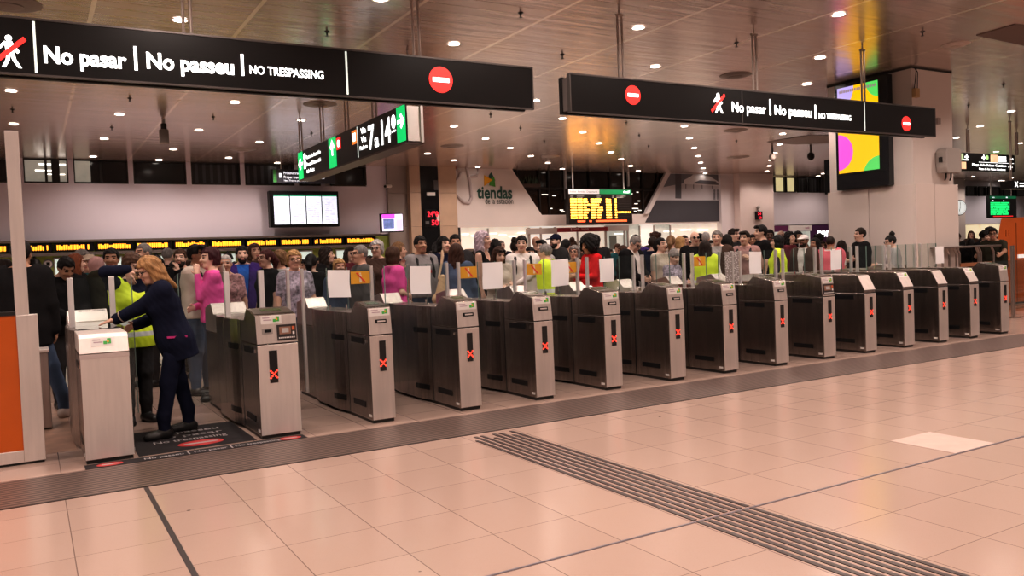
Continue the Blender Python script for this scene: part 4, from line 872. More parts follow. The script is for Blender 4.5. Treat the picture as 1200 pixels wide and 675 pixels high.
def make_gate(i):
    x0, x1 = GX[i]; t = TYPE[i]; w = x1-x0; xm = (x0+x1)/2
    if i == 0: lab = 'wide pale steel gate end with a flat white top, leftmost of the ticket gates'
    elif i == 1: lab = 'wide steel ticket gate with a card reader panel, second gate from the left'
    elif i == 9: lab = 'narrow steel ticket gate with a black reader panel, tenth gate from the left'
    elif i == 14: lab = 'last steel ticket gate at the far right end of the row beside the handrail'
    elif t == 'B': lab = 'round shouldered steel ticket gate without raised reader, %s gate from the left' % ORD[i]
    else: lab = 'narrow steel ticket gate with raised reader hood, %s gate from the left' % ORD[i]
    g = thing('ticket_gate', lab, 'ticket gate', (xm, GY, 0), 'row of steel ticket gates')
    zs = .865 if t == 'T' else .828
    side = STEEL_SHADED
    MB().box(x0+.01, x1-.01, GY+.02, GY+GL-.02, 0, .03).build('plinth', DARKM, g)
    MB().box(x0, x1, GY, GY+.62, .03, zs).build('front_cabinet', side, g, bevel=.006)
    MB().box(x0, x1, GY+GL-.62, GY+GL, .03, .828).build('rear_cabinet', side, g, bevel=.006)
    b = .0 if t in 'BH' else .045
    mb = MB(); top = 1.09 if t == 'B' else 1.03
    ys = [GY+.625, GY+.75, GY+.9, GY+1.195]
    for (ya, yb) in ((GY+.625, GY+1.198), (GY+1.202, GY+GL-.625)):
        n = 7; pts = []
        for k in range(n+1):
            y = ya+(yb-ya)*k/n; s = min(1, max(0, (1-abs((y-GY-1.2)/.575))*2.0)); s = s*s*(3-2*s); pts.append((x0-b*s, y))
        q = pts+[(x0+(x1-a), y) if False else (x1+(x0-a), y) for a, y in reversed(pts)]
        MB().poly(Fr((0, 0, 0), (1, 0, 0), (0, 1, 0)), q[::1], .03, top).build('middle_cabinet', side, g, bevel=.003)
    hood = STEEL_SHADED if t != 'T' else STEEL_BRIGHT
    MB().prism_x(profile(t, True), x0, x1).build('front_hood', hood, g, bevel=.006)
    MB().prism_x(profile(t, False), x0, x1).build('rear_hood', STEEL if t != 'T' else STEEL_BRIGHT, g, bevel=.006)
    fm = STEEL_FACE if i not in (0, 1) else STEEL_BRIGHT
    MB().box(x0+.004, x1-.004, GY-.007, GY, .035, zs-.004).build('front_panel', fm, g, bevel=.002)
    fr = Fr((x0, GY-.007, 0)); S = .005
    # face of the hood
    if t == 'B': A, B_ = (0, .87), (.11, 1.075)
    elif t == 'T': A, B_ = (0, .875), (.045, 1.0)
    else: A, B_ = (0, .835), (.028, 1.085)
    hf = Fr((x0, GY+A[0], A[1]), (1, 0, 0), (0, B_[0]-A[0], B_[1]-A[1])); hl = math.hypot(B_[0]-A[0], B_[1]-A[1])
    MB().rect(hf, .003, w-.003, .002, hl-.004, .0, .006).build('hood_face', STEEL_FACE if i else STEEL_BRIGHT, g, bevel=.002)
    if t != 'B' or i in (11, 13):
        lw = w*.86 if w < .3 else w*.5
        la = w*.08 if w < .3 else (w*.13 if i == 1 else w*.30)
        if i == 0: la, lw = w*.24, w*.46
        l0_ = hl-.078
        st = MB().rect(hf, la, la+lw, l0_, hl-.006, .006, .008).build('label_sticker', mat('label_white', (.78, .74, .72), .5), g)
        mb = MB(); e = la+lw; mb.rect(hf, e-.075, e-.05, l0_+.015, l0_+.04, .008, .010); mb.rect(hf, e-.048, e-.020, l0_+.018, l0_+.062, .008, .010); mb.build('green_emblem', GREENFLAT, st)
        MB().rect(hf, e-.05, e-.035, l0_+.03, l0_+.048, .010, .011).build('yellow_emblem', mat('emblem_yellow', (.85, .42, .02)), st)
        mb = MB()
        for z, f0, f1 in ((.05, .08, .42), (.03, .12, .52)): mb.rect(hf, la+lw*f0, la+lw*f1, l0_+z, l0_+z+.008, .008, .0095)
        mb.build('label_lines', mat('label_lines', (.45, .33, .38), .5), st)
    if t in 'SH' and i != 14:
        s = MB().rect(hf, w*.30, w*.78, .105, .14, .006, .012).build('card_slot', BLACKP, g); MB().rect(hf, w*.38, w*.72, .116, .130, .012, .016).build('slot_lip', STEEL_BRIGHT, s)
    if t == 'R':
        a0, a1 = (w*.50, w*.97) if i == 1 else (w*.05, w*.95)
        s = MB().rect(hf, a0, a1, .02, .16, .006, .012).build('reader_panel', mat('reader_dark', (.03, .022, .022), .4), g)
        aw = a1-a0
        MB().rect(hf, a0+aw*.12, a0+aw*.72, .075, .14, .012, .015).build('reader_picture', mat('reader_brown', (.30, .16, .11), .4), s); MB().rect(hf, a0+aw*.25, a0+aw*.6, .088, .128, .015, .018).build('reader_screen', mat('reader_grey', (.5, .47, .46), .4), s)
        mb = MB(); mb.rect(hf, a0+aw*.78, a0+aw*.92, .108, .14, .012, .016); mb.build('reader_key', mat('reader_orange', (.6, .14, .05), .4), s); MB().rect(hf, a0+aw*.8, a0+aw*.9, .07, .095, .012, .016).build('reader_key', WHITEFLAT, s)
        mb = MB()
        for k in range(9): mb.rect(hf, a0+aw*(.08+k*.095), a0+aw*(.08+k*.095+.06), .038, .05, .012, .0135)
        mb.build('reader_lettering', WHITEFLAT, s)
        if i == 1: s = MB().rect(hf, w*.14, w*.40, .085, .135, .006, .010).build('card_slot', STEEL, g); MB().rect(hf, w*.20, w*.36, .10, .125, .010, .014).build('slot_mouth', BLACKP, s)
    # display with the red cross
    if i:
        da = (w*.40, w*.40+.062) if w < .3 else (w*.27, w*.27+.072)
        s = MB().rect(fr, da[0], da[1], .49, .775, 0, .005).build('display', mat('display_glass', (.012, .011, .012), .12), g)
        mb = MB(); c = (da[0]+da[1])/2; zc = .565; q = .026 if w < .3 else .029
        for k in (-2, -1, 0, 1, 2):
            for s2 in (-1, 1):
                if k == 0 and s2 == 1: continue
                mb.disc(fr, c+k*q/2*.95, zc+k*s2*q/2*1.05, .0078, .005, .007, 10)
        mb.build('red_cross', LED_RED, s)
    # side fittings
    for sx, xx in ((-1, x0), (1, x1)):
        fs = Fr((xx, GY, 0), (0, sx, 0), (0, 0, 1))
        def R(a, b, z0, z1, name, m, c=.0, d=.004):
            lo, hi = sorted((a*sx, b*sx)); MB().rect(fs, lo, hi, z0, z1, c, d).build(name, m, g)
        for z in (.135, .745):
            R(.17, .50, z, z+.055, 'vent', BLACKP)
            if t not in 'T':
                vb = MB(); pts = []
                for ya in (.70, .79, .88, .97):
                    s_ = min(1, max(0, (1-abs((ya-1.2)/.575))*2.0)); s_ = b*s_*s_*(3-2*s_)+.004
                    pts.append((xx+sx*s_, GY+ya))
                vs_ = [(px_, py_, z) for px_, py_ in pts]+[(px_, py_, z+.055) for px_, py_ in pts]
                vb.add(vs_+[(x_-sx*.006, y_, z_) for x_, y_, z_ in vs_], [(k, k+1, k+5, k+4) for k in range(3)]+[(8+k, 12+k, 13+k, 9+k) for k in range(3)]+[(k, 8+k, 9+k, k+1) for k in range(3)]+[(4+k, 5+k, 13+k, 12+k) for k in range(3)]+[(0, 4, 12, 8), (3, 11, 15, 7)])
                vb.build('vent', BLACKP, g)
        R(.075, .095, .755, .785, 'lock', CHROME, 0, .006); R(.025, .085, .06, .082, 'id_plate', WHITEFLAT)
        R(.612, .628, .03, top-.01, 'joint', BLACKP, -.002, .001)
    if t in 'SRH':
        ph = Fr((x0, GY+.028, 1.085), (1, 0, 0), (0, .302, .055)); MB().rect(ph, .012, w-.012, .05, .27, -.001, .004).build('top_plate', mat('top_plate_dark', (.12, .10, .085), .3, .6), g)
        MB().rect(ph, w*.25, w*.75, .14, .23, .004, .006).build('top_screen', LEDG, g)
    if t == 'T':
        MB().box(x0+.02, x1-.02, GY+.62, GY+1.75, 1.031, 1.036).build('glass_top', mat('glass_top_dark', (.05, .055, .06), .06, spec=.8), g)
        s = bpy.data.objects.get('x')
        rf = Fr((x0, GY+1.90, 1.03), (1, 0, 0), (0, .16, .115)); MB().rect(rf, .01, w-.01, .01, .19, .0, .006).build('rear_slope', mat('rear_slope_bright', (.74, .68, .66), .4, .2), g)
        mb = MB(); text_mb(mb, rf, 'NO PASAR', .10, .165, .022, .008, .02); text_mb(mb, rf, 'NO PASSEU', .23, .165, .022, .008, .02); mb.build('slope_lettering', BLACKP, g)
        for q in range(4): MB().box(x0+.03+q*.022, x0+.045+q*.022, GY+.66, GY+.80, 1.036, 1.039).build('grille_bar', CHROME, g)
        MB().box(x0+.002, x1-.002, GY-.009, GY, .835, .872).build('front_lip', mat('lip_pale', (.62, .53, .51), .45, .3), g)
    # glass above the deck and the sliding leaves
    yg = GY+1.2; ztop = 1.475
    def pane(name, a, b, z0, parent=g):
        o = MB().box(a, b, yg-.006, yg+.006, z0, ztop).build(name, GLASS, parent)
        return o
    def prof(a, z0, parent, wdt=.030):
        MB().box(a-wdt/2, a+wdt/2, yg-.022, yg+.022, z0, ztop+.004).build('edge_profile', ALU, parent, bevel=.004)
    fp = pane('glass_panel', x0+.004, x1-.004, top)
    if i in (0, 1):
        for a in (x0+.01, x1-.01): MB().box(a-.024, a+.024, yg-.03, yg+.03, top-.05, ztop+.005).build('corner_post', mat('post_white', (.78, .74, .73), .35, .2), g, bevel=.004)
    else:
        for xx in (x0, x1-.004): MB().box(xx, xx+.004, yg-.007, yg+.007, top, ztop).build('glass_edge', GLASSE, g)
        for xx in (x0+.02, x1-.03): MB().box(xx, xx+.012, yg-.012, yg+.012, top, top+.05).build('glass_clip', CHROME, g)
    edges = EDGE[i]
    for sd, e in enumerate(edges):
        if e is None: continue
        a, b2 = (e, x0-.004) if sd == 0 else (x1+.004, e)
        lf = pane('glass_leaf', a, b2, .18)
        bare = (i, sd) in BARE
        if bare: MB().box(e-.004, e+.004, yg-.007, yg+.007, .18, ztop).build('glass_edge', GLASSE, lf)
        else: prof(e, .18, lf)
        if (i, sd) in STICK:
            q0, q1 = (e+.018, e+.235) if sd == 0 else (e-.235, e-.018)
            q0, q1 = max(q0, a+.0), min(q1, b2)
            fs = Fr((0, yg-.006, 0)); s = MB().rect(fs, q0, q1, 1.29, 1.425, 0, .002)
            s = s.build('warning_sticker', YELLOW, lf)
            c = (q0+q1)/2
            MB().disc(fs, c, 1.402, .010, .002, .0035, 10).rect(fs, c-.014, c+.014, 1.30, 1.392, .002, .0035).build('pale_figure', mat('figure_pale', (.75, .62, .42), .5), s) if False else None
            mb = MB(); mb.disc(fs, c, 1.402, .010, .002, .0035, 10); mb.rect(fs, c-.013, c+.013, 1.305, 1.390, .002, .0035); mb.build('pale_figure', mat('figure_pale', (.75, .62, .42), .5), lf)
            mb = MB(); mb.poly(fs, [(c-.05, 1.405), (c+.045, 1.30), (c+.058, 1.31), (c-.038, 1.415)], .0035, .005); mb.build('red_slash', REDFLAT, lf)
    return g
LANE = [(GX[k][1]+GX[k+1][0])/2 for k in range(14)]
EDGE = []
for k in range(15):
    L_ = None if k == 0 else (1.24 if k == 1 else LANE[k-1]+.075)
    R_ = None if k == 14 else (.83 if k == 0 else LANE[k]-.075)
    EDGE.append((L_, R_))
BARE = {(0, 1), (1, 0), (3, 0)}
STICK = {(2, 1), (4, 0), (5, 0), (5, 1), (8, 0)}
GATES = [make_gate(i) for i in range(15)]
# paper sheets taped to the glass
yg = GY+1.2
for px0, px1, py0, py1, i in ((384.5, 409, 316, 349.5, 2), (481, 503.5, 311, 345, 3), (565.5, 587.5, 306.5, 339, 4), (646, 665, 303.5, 336, 5), (702.5, 718, 303, 331.5, 6), (877.5, 891, 294.5, 321.5, 9), (973, 984.5, 292.5, 316.5, 11), (1095.5, 1105, 289, 310, 13)):
    a, b = ony(px0, py1, yg), ony(px1, py0, yg); fr = Fr((0, yg-.013, 0))
    z0, z1 = (ony(px0, py1, yg)[2]+ony(px1, py1-2, yg)[2])/2, b[2]
    mb = MB(); n = 6
    vs = []; fs = []
    for r_ in range(n+1):
        for c_ in range(n+1):
            u, v = c_/n, r_/n; vs.append((a[0]+(b[0]-a[0])*u+.004*math.sin(v*5+i), yg-.014-.006*math.sin(u*3.1+i)*v*(1-v)*3, z0+(z1-z0)*v+.006*math.sin(u*2+i)))
    for r_ in range(n):
        for c_ in range(n): k = r_*(n+1)+c_; fs.append((k, k+1, k+n+2, k+n+1))
    mb.add(vs, fs)
    tag(mb.build('paper_notice', PAPER, smooth=True, base=(a[0], yg-.014, z0)), 'blank white paper sheet taped to the glass above the %s gate from the left' % ORD[i], 'paper sheet', 'paper sheets taped to the gate glass')
# speckled frosted panel and brochure on the ninth gate
a, b = ony(850, 340, yg), ony(865, 296, yg)
m = bpy.data.materials.new('speckled_film'); nt, N, L, P = nodes(m)
tc = N.new('ShaderNodeTexCoord'); vo = N.new('ShaderNodeTexVoronoi'); vo.inputs['Scale'].default_value = 52; L.new(tc.outputs['Object'], vo.inputs['Vector'])
L.new(mixcol(N, L, math_node(N, L, 'LESS_THAN', vo.outputs['Distance'], .35), (.30, .26, .25), (.85, .82, .82)), P.inputs['Base Color']); P.inputs['Roughness'].default_value = .5
tag(MB().box(a[0], b[0], yg-.012, yg-.007, 1.05, 1.47).build('speckled_film', m, base=(a[0], yg, 1.05)), 'grey speckled film sheet on the glass right of the ninth gate', 'film')
# floor lettering at the closed lane
MATD = mat('floor_mat_dark', (.022, .018, .020), .65, spec=.25, var=.25, vscale=9, bump=.05, bscale=60)
LETT = mat('floor_lettering', (.42, .38, .38), .55); FRED = mat('floor_red', (.50, .035, .035), .5)
fm = thing('floor_sticker', 'large dark floor sticker with a red no entry sign inside the first lane', 'floor sticker', (.72, 7.34, .0))
MB().box(.70, 1.645, 7.33, 8.42, .001, .003).build('sheet', MATD, fm)
fz = Fr((0, 0, .003), (1, 0, 0), (0, 1, 0))
mb = MB()
for t_, y in (('No passeu', 8.12), ('No pasar', 7.93), ('No trespassing', 7.74)): text_mb(mb, fz, t_, .86, y, .15, .0008, .008, width=.62)
mb.build('lettering', LETT, fm)
MB().disc(fz, 1.22, 7.55, .19, 0, .001, 40, ry=.12).build('no_entry_sign', FRED, fm); MB().rect(fz, 1.08, 1.36, 7.525, 7.575, .001, .0016).build('white_bar', LETT, fm)
fm = thing('floor_band', 'narrow dark floor band with two red no entry signs before the first lane', 'floor sticker', (.3, 7.11, 0))
MB().box(.30, 2.03, 7.105, 7.265, .0045, .006).build('sheet', MATD, fm)
fz = Fr((0, 0, .006), (1, 0, 0), (0, 1, 0))
mb = MB()
for t_, x, w_ in (('No passeu', .72, .30), ('No pasar', 1.10, .27), ('No trespassing', 1.43, .38)): text_mb(mb, fz, t_, x, 7.155, .09, .0008, .01, width=w_)
for x in (1.06, 1.40): mb.rect(fz, x-.006, x+.006, 7.12, 7.25, 0, .0008)
mb.build('lettering', LETT, fm)
for x in (.475, 1.90):
    s = MB().disc(fz, x, 7.185, .095, 0, .001, 32, ry=.062).build('no_entry_sign', FRED, fm); MB().rect(fz, x-.06, x+.06, 7.17, 7.20, .001, .0016).build('white_bar', LETT, s)
# ================================================================ PEOPLE (bodies grown as one surface from a signed distance field)
def surfnets(D, lo, h):
    s = D < 0
    nx, ny, nz = D.shape
    cnt = np.zeros((nx-1, ny-1, nz-1), np.int8)
    CO = [(i, j, k) for i in (0, 1) for j in (0, 1) for k in (0, 1)]
    for i, j, k in CO: cnt += s[i:nx-1+i, j:ny-1+j, k:nz-1+k]
    mixed = (cnt > 0) & (cnt < 8)
    idx = np.argwhere(mixed); n = len(idx)
    val = np.stack([D[idx[:, 0]+i, idx[:, 1]+j, idx[:, 2]+k] for i, j, k in CO], 1)
    acc = np.zeros((n, 3)); num = np.zeros(n)
    for a in range(8):
        for b in range(a+1, 8):
            d = [CO[b][q]-CO[a][q] for q in range(3)]
            if sum(abs(q) for q in d) != 1: continue
            va, vb = val[:, a], val[:, b]; cr_ = (va < 0) != (vb < 0)
            t = np.where(cr_, va/np.where(cr_, va-vb, 1), 0)
            pos = np.array(CO[a])[None, :]+t[:, None]*np.array(d)[None, :]
            acc[cr_] += pos[cr_]; num += cr_
    V = (idx+acc/num[:, None])*h+np.array(lo)
    mp = np.full((nx-1, ny-1, nz-1), -1, np.int32); mp[mixed] = np.arange(n)
    Fs = []
    for ax in range(3):
        S = np.moveaxis(s, (ax, (ax+1) % 3, (ax+2) % 3), (0, 1, 2)); P_ = np.moveaxis(mp, (ax, (ax+1) % 3, (ax+2) % 3), (0, 1, 2))
        A = S[:-1, 1:-1, 1:-1]; B = S[1:, 1:-1, 1:-1]
        e = np.argwhere(A != B)
        if not len(e): continue
        i, j, k = e[:, 0], e[:, 1]+1, e[:, 2]+1
        q = np.stack([P_[i, j-1, k-1], P_[i, j, k-1], P_[i, j, k], P_[i, j-1, k]], 1)
        ins = S[i, j, k]; q[~ins] = q[~ins][:, ::-1]
        Fs.append(q)
    return V, np.concatenate(Fs)
def sd_cap(X, Y, Z, p):
    _, a, b, ra, rb = p[:5]; ab = b-a; L2 = max(ab@ab, 1e-9)
    t = np.clip(((X-a[0])*ab[0]+(Y-a[1])*ab[1]+(Z-a[2])*ab[2])/L2, 0, 1)
    return np.sqrt((X-a[0]-t*ab[0])**2+(Y-a[1]-t*ab[1])**2+(Z-a[2]-t*ab[2])**2)-(ra+(rb-ra)*t)
def sd_ell(X, Y, Z, p):
    _, c, r, R = p[:4]
    x, y, z = X-c[0], Y-c[1], Z-c[2]
    if R is not None: x, y, z = R[0, 0]*x+R[1, 0]*y+R[2, 0]*z, R[0, 1]*x+R[1, 1]*y+R[2, 1]*z, R[0, 2]*x+R[1, 2]*y+R[2, 2]*z
    k0 = np.sqrt((x/r[0])**2+(y/r[1])**2+(z/r[2])**2); k1 = np.sqrt((x/r[0]**2)**2+(y/r[1]**2)**2+(z/r[2]**2)**2)
    return k0*(k0-1)/np.maximum(k1, 1e-6)
def pbox(p, g):
    if p[0] == 'c': r = max(p[3], p[4])+g; return np.minimum(p[1], p[2])-r, np.maximum(p[1], p[2])+r
    r = (np.max(p[2]) if p[3] is not None else p[2])+g; return p[1]-r, p[1]+r
def grow(prims, h, cuts=(), infl=0., wob=0.):
    """prims: ('c',a,b,ra,rb,k) or ('e',c,r,R,k); cuts: functions of X,Y,Z whose positive side is removed"""
    M_ = .09
    lo = np.min([pbox(p, infl+.03)[0] for p in prims], 0); hi = np.max([pbox(p, infl+.03)[1] for p in prims], 0)
    n = np.ceil((hi-lo)/h).astype(int)+2
    ax = [lo[q]+h*np.arange(n[q]) for q in range(3)]
    D = np.full(n, .2, np.float32)
    for p in prims:
        a, b = pbox(p, infl+M_); k = p[-1]
        i0 = np.clip(np.floor((a-lo)/h).astype(int), 0, n); i1 = np.clip(np.ceil((b-lo)/h).astype(int)+1, 0, n)
        sl = tuple(slice(i0[q], i1[q]) for q in range(3))
        X, Y, Z = ax[0][sl[0]][:, None, None], ax[1][sl[1]][None, :, None], ax[2][sl[2]][None, None, :]
        d = ((sd_cap if p[0] == 'c' else sd_ell)(X, Y, Z, p)-infl).astype(np.float32)
        o = D[sl]; hh = np.maximum(k-np.abs(o-d), 0)/k
        D[sl] = np.minimum(o, d)-hh*hh*k*.25
    X, Y, Z = ax[0][:, None, None], ax[1][None, :, None], ax[2][None, None, :]
    if wob: D = D+(wob*np.sin(X*95+Z*30)*np.sin(Z*41+Y*70)).astype(np.float32)
    for c in cuts: D = np.maximum(D, c(X, Y, Z).astype(np.float32))
    D[0] = D[-1] = .2; D[:, 0] = D[:, -1] = .2; D[:, :, 0] = D[:, :, -1] = .2
    return surfnets(D, lo, h)
def np_mesh(name, V, Q, mats):
    me = bpy.data.meshes.new(name); me.from_pydata(V.tolist(), [], Q.tolist())
    for m in mats: me.materials.append(m)
    me.polygons.foreach_set('use_smooth', [True]*len(Q)); me.update()
    return me
v3 = lambda *a: np.array(a, float)
def rotm(yaw=0, pitch=0, roll=0):
    c, s = math.cos(yaw), math.sin(yaw); Rz = np.array([[c, -s, 0], [s, c, 0], [0, 0, 1]])
    c, s = math.cos(pitch), math.sin(pitch); Rx = np.array([[1, 0, 0], [0, c, -s], [0, s, c]])
    c, s = math.cos(roll), math.sin(roll); Ry = np.array([[c, 0, s], [0, 1, 0], [-s, 0, c]])
    return Rz@Rx@Ry
def ik(S, T_, l1, l2, pole):
    d = T_-S; L_ = np.linalg.norm(d); L2 = min(L_, (l1+l2)*.995); u = d/L_
    a = (l1*l1-l2*l2+L2*L2)/(2*L2); hgt = math.sqrt(max(l1*l1-a*a, 0)); q = pole-(pole@u)*u; q /= np.linalg.norm(q)
    return S+u*a+q*hgt, S+u*L2
DOWN = {1: (.245, -.06, .86), -1: (-.245, -.06, .86)}
POSE = {
    'down': dict(),
    'phone_low': dict(arm={1: (.07, -.30, 1.17), -1: (-.10, -.28, 1.13)}, pitch=.28),
    'chin': dict(arm={1: (.035, -.155, 1.44), -1: (-.06, -.19, 1.08)}, yaw=.2),
    'crossed': dict(arm={1: (-.10, -.19, 1.15), -1: (.12, -.22, 1.19)}),
    'side': dict(yaw=.65), 'side_r': dict(yaw=-.65, pitch=.05),
    'strap': dict(arm={1: (.13, -.15, 1.28)}, yaw=-.15),
    'camera': dict(arm={1: (.06, -.26, 1.50), -1: (-.07, -.24, 1.46)}),
    'bowed': dict(pitch=.62, arm={1: (.08, -.27, 1.06), -1: (-.09, -.25, 1.05)}),
    'stride': dict(feet={1: (.12, .03), -1: (-.27, -.10)}),
    'lean_fwd': dict(lean=.42, arm={1: (.10, -.50, 1.12), -1: (-.12, -.48, 1.12)}, yaw=.05),
    'reach': dict(lean=.12, arm={1: (.12, -.58, 1.13), -1: (-.22, -.08, .88)}, pitch=.1),
    'stretch': dict(lean=.28, arm={1: (.30, -.60, 1.20), -1: (-.25, -.40, 1.16)}, yaw=.3),
}
HC = v3(0, -.012, 1.635); NP = v3(0, .01, 1.50)
def skeleton(pose, fem):
    p = dict(POSE[pose]) if isinstance(pose, str) else dict(pose)
    lean = p.get('lean', 0); Rl = rotm(0, lean); PV = v3(0, 0, .95)
    up = lambda q: PV+Rl@(np.asarray(q, float)-PV)
    s = dict(lean=lean, up=up, Rl=Rl, fem=fem)
    Rh = rotm(p.get('yaw', 0), p.get('pitch', 0), p.get('roll', 0)); s['Rh'] = Rl.T@Rl@Rh if lean == 0 else rotm(0, lean*.35)@Rh
    s['neck'] = up(NP); s['hd'] = lambda q: s['neck']+s['Rh']@(np.asarray(q, float)-NP)
    sw = .165 if fem else .188
    s['arm'] = {}
    for sd in (1, -1):
        S = up((sw*sd, .005, 1.425)); t = p.get('arm', {}).get(sd, DOWN[sd]); t = v3(*t)
        if sd not in p.get('arm', {}) and lean: t = up(t)+v3(0, .0, 0)
        pole = v3(*p.get('pole', {}).get(sd, (.55*sd, .6, -.6)))
        E_, W_ = ik(S, t, .29, .255, pole); s['arm'][sd] = (S, E_, W_)
    s['hand'] = p.get('hand', {}); s['feet'] = p.get('feet', {1: (.10, -.02), -1: (-.10, .03)}); s['footrot'] = p.get('footrot', {})
    return s
def torso_prims(s):
    up = s['up']; f = s['fem']; P_ = []
    def c(a, b, ra, rb, k=.07): P_.append(('c', up(a), up(b), ra, rb, k))
    if f:
        c((-.085, 0, .93), (.085, 0, .93), .105, .105); c((-.06, 0, 1.10), (.06, 0, 1.10), .092, .092); c((-.075, 0, 1.27), (.075, 0, 1.27), .10, .10)
        for q in (-1, 1): c((.085*q, 0, .93), (.062*q, 0, 1.10), .10, .085); c((.062*q, 0, 1.10), (.085*q, 0, 1.30), .085, .095); P_.append(('c', up((.075*q, -.075, 1.27)), up((.075*q, -.06, 1.25)), .058, .06, .04))
        c((-.145, .005, 1.412), (.145, .005, 1.412), .052, .052)
    else:
        c((-.08, 0, .95), (.08, 0, .95), .11, .11); c((-.085, -.01, 1.12), (.085, -.01, 1.12), .112, .112); c((-.10, 0, 1.30), (.10, 0, 1.30), .118, .118)
        for q in (-1, 1): c((.08*q, 0, .95), (.085*q, -.01, 1.12), .11, .108); c((.085*q, 0, 1.12), (.115*q, 0, 1.33), .105, .105)
        c((-.165, .005, 1.415), (.165, .005, 1.415), .058, .058)
    for q in (-1, 1): c((0, .015, 1.495), ((.13 if f else .15)*q, .008, 1.435), .045, .045, .06)
    return P_
def arm_prims(s, sd, upto=2, g=0.):
    S, E_, W_ = s['arm'][sd]; q = .88 if s['fem'] else 1.; P_ = []
    if upto >= 1: P_.append(('c', S, E_ if upto >= 1.9 else S+(E_-S)*upto*.62, .052*q, .041*q, .035))
    if upto >= 2: P_.append(('c', E_, W_, .041*q, .028*q, .02))
    return P_
def leg_prims(s, shrink=1.):
    P_ = []
    for sd in (1, -1):
        fx, fy = s['feet'][sd]; hip = v3(.092*sd, 0, .90); an = v3(fx, fy, .085); kn = (hip+an)/2+v3(0, -.025, .03)
        P_ += [('c', hip, kn, .088, .058, .05), ('c', kn+v3(0, .015, 0), an+v3(0, .0, .12), .056, .046, .03), ('c', an+v3(0, 0, .14), an, .045, .037, .02)]
    return P_
def foot_prims(s, sd, g=0.):
    fx, fy = s['feet'][sd]; a = s['footrot'].get(sd, .15*sd); d = v3(math.sin(a), -math.cos(a), 0)
    an = v3(fx, fy, .075)
    return [('c', an, an+v3(0, 0, -.03)-d*.035, .040+g, .040+g, .03), ('c', an+v3(0, 0, -.028), an+d*.135+v3(0, 0, -.045), .044+g, .034+g, .03), ('c', an+d*.09+v3(.02*sd, 0, -.042), an+d*.155+v3(0, 0, -.045), .032+g, .027+g, .02)]
def hand_prims(s, sd):
    S, E_, W_ = s['arm'][sd]; d = W_-E_; d /= np.linalg.norm(d)
    hp = s['hand'].get(sd, {}); d = v3(*hp['dir'])/np.linalg.norm(hp['dir']) if 'dir' in hp else d
    ref = v3(*hp.get('palm', (-sd*.9, 0.25, -.2))); nrm = ref-(ref@d)*d; nrm /= np.linalg.norm(nrm)        # palm normal
    lat = np.cross(d, nrm); lat *= (1 if lat@v3(0, -1, .4) > 0 else -1)                                   # towards the thumb
    curl = hp.get('curl', .5); P_ = [('c', W_-d*.01, W_+d*.03, .026, .030, .02)]
    for q in (-1, 0, 1): P_.append(('c', W_+d*.025+lat*.012*q, W_+d*.085+lat*.022*q, .016, .013, .018))
    for i, (o, l) in enumerate(((.030, .066), (.010, .075), (-.010, .070), (-.029, .055))):
        b = W_+d*.085+lat*o; m_ = b+(d*math.cos(curl*.6)+nrm*math.sin(curl*.6))*l*.55; t = m_+(d*math.cos(curl*1.5)+nrm*math.sin(curl*1.5))*l*.5
        P_ += [('c', b, m_, .0095, .0088, .006), ('c', m_, t, .0088, .0075, .004)]
    tb_ = W_+d*.03+lat*.026; tm = tb_+(lat*.75+d*.65+nrm*.2)*.036; te = tm+(d*.85+lat*.3+nrm*.35)*.032
    P_ += [('c', tb_, tm, .013, .011, .012), ('c', tm, te, .011, .009, .005)]
    return P_
def head_prims(s):
    hd, Rh = s['hd'], s['Rh']; P_ = []; H_ = lambda x, y, z: hd(HC+v3(x, y, z))
    P_.append(('c', s['up']((0, .012, 1.43)), hd((0, .005, 1.56)), .054 if not s['fem'] else .047, .05 if not s['fem'] else .044, .03))
    P_.append(('e', H_(0, .012, .020), v3(.076, .094, .098), Rh, .02))
    P_.append(('e', H_(0, -.022, -.035), v3(.060, .068, .085), Rh, .03))
    P_.append(('c', H_(-.02, -.062, -.092), H_(.02, -.062, -.092), .021, .021, .03))
    P_.append(('c', H_(0, -.088, .012), H_(0, -.108, -.022), .009, .014, .012))
    for q in (-1, 1):
        P_.append(('e', H_(.077*q, .012, -.005), v3(.010, .020, .031), Rh, .008)); P_.append(('c', H_(.03*q, -.081, -.02), H_(.045*q, -.065, -.03), .018, .016, .02))
        P_.append(('c', H_(.018*q, -.086, .036), H_(.046*q, -.073, .034), .009, .009, .012))
    for z in (-.054, -.066): P_.append(('c', H_(-.014, -.086, z), H_(.014, -.086, z), .0085, .0085, .008))
    return P_
SKIN = [mat('skin_light', (.62, .36, .26), .5), mat('skin_fair', (.68, .43, .33), .5), mat('skin_tan', (.46, .245, .155), .5), mat('skin_brown', (.26, .125, .075), .5), mat('skin_dark', (.12, .058, .036), .5)]
EYE_M = mat('eye_dark', (.03, .02, .018), .25); LIP = mat('lips', (.42, .15, .13), .5)
HAIRM = {}
def hairmat(n):
    c = dict(black=(.010, .008, .008), dark=(.022, .013, .010), brown=(.06, .028, .016), chestnut=(.05, .021, .013), light=(.20, .11, .055), blond=(.42, .25, .11), golden=(.34, .185, .08), grey=(.22, .20, .19), silver=(.48, .45, .44), ginger=(.16, .045, .018), burgundy=(.045, .010, .014), lavender=(.52, .42, .48), red_dark=(.06, .012, .012))[n]
    return mat('hair_'+n, c, .62, spec=.22, bump=.5, bscale=60, stretch=(1.6, 1.6, .35), var=.35, vscale=30)
def cloth(n, c, var=.10, vscale=7, rough=.85): return mat('cloth_'+n, c, rough, var=var, vscale=vscale, bump=.35, bscale=14, spec=.08)
TM = {}
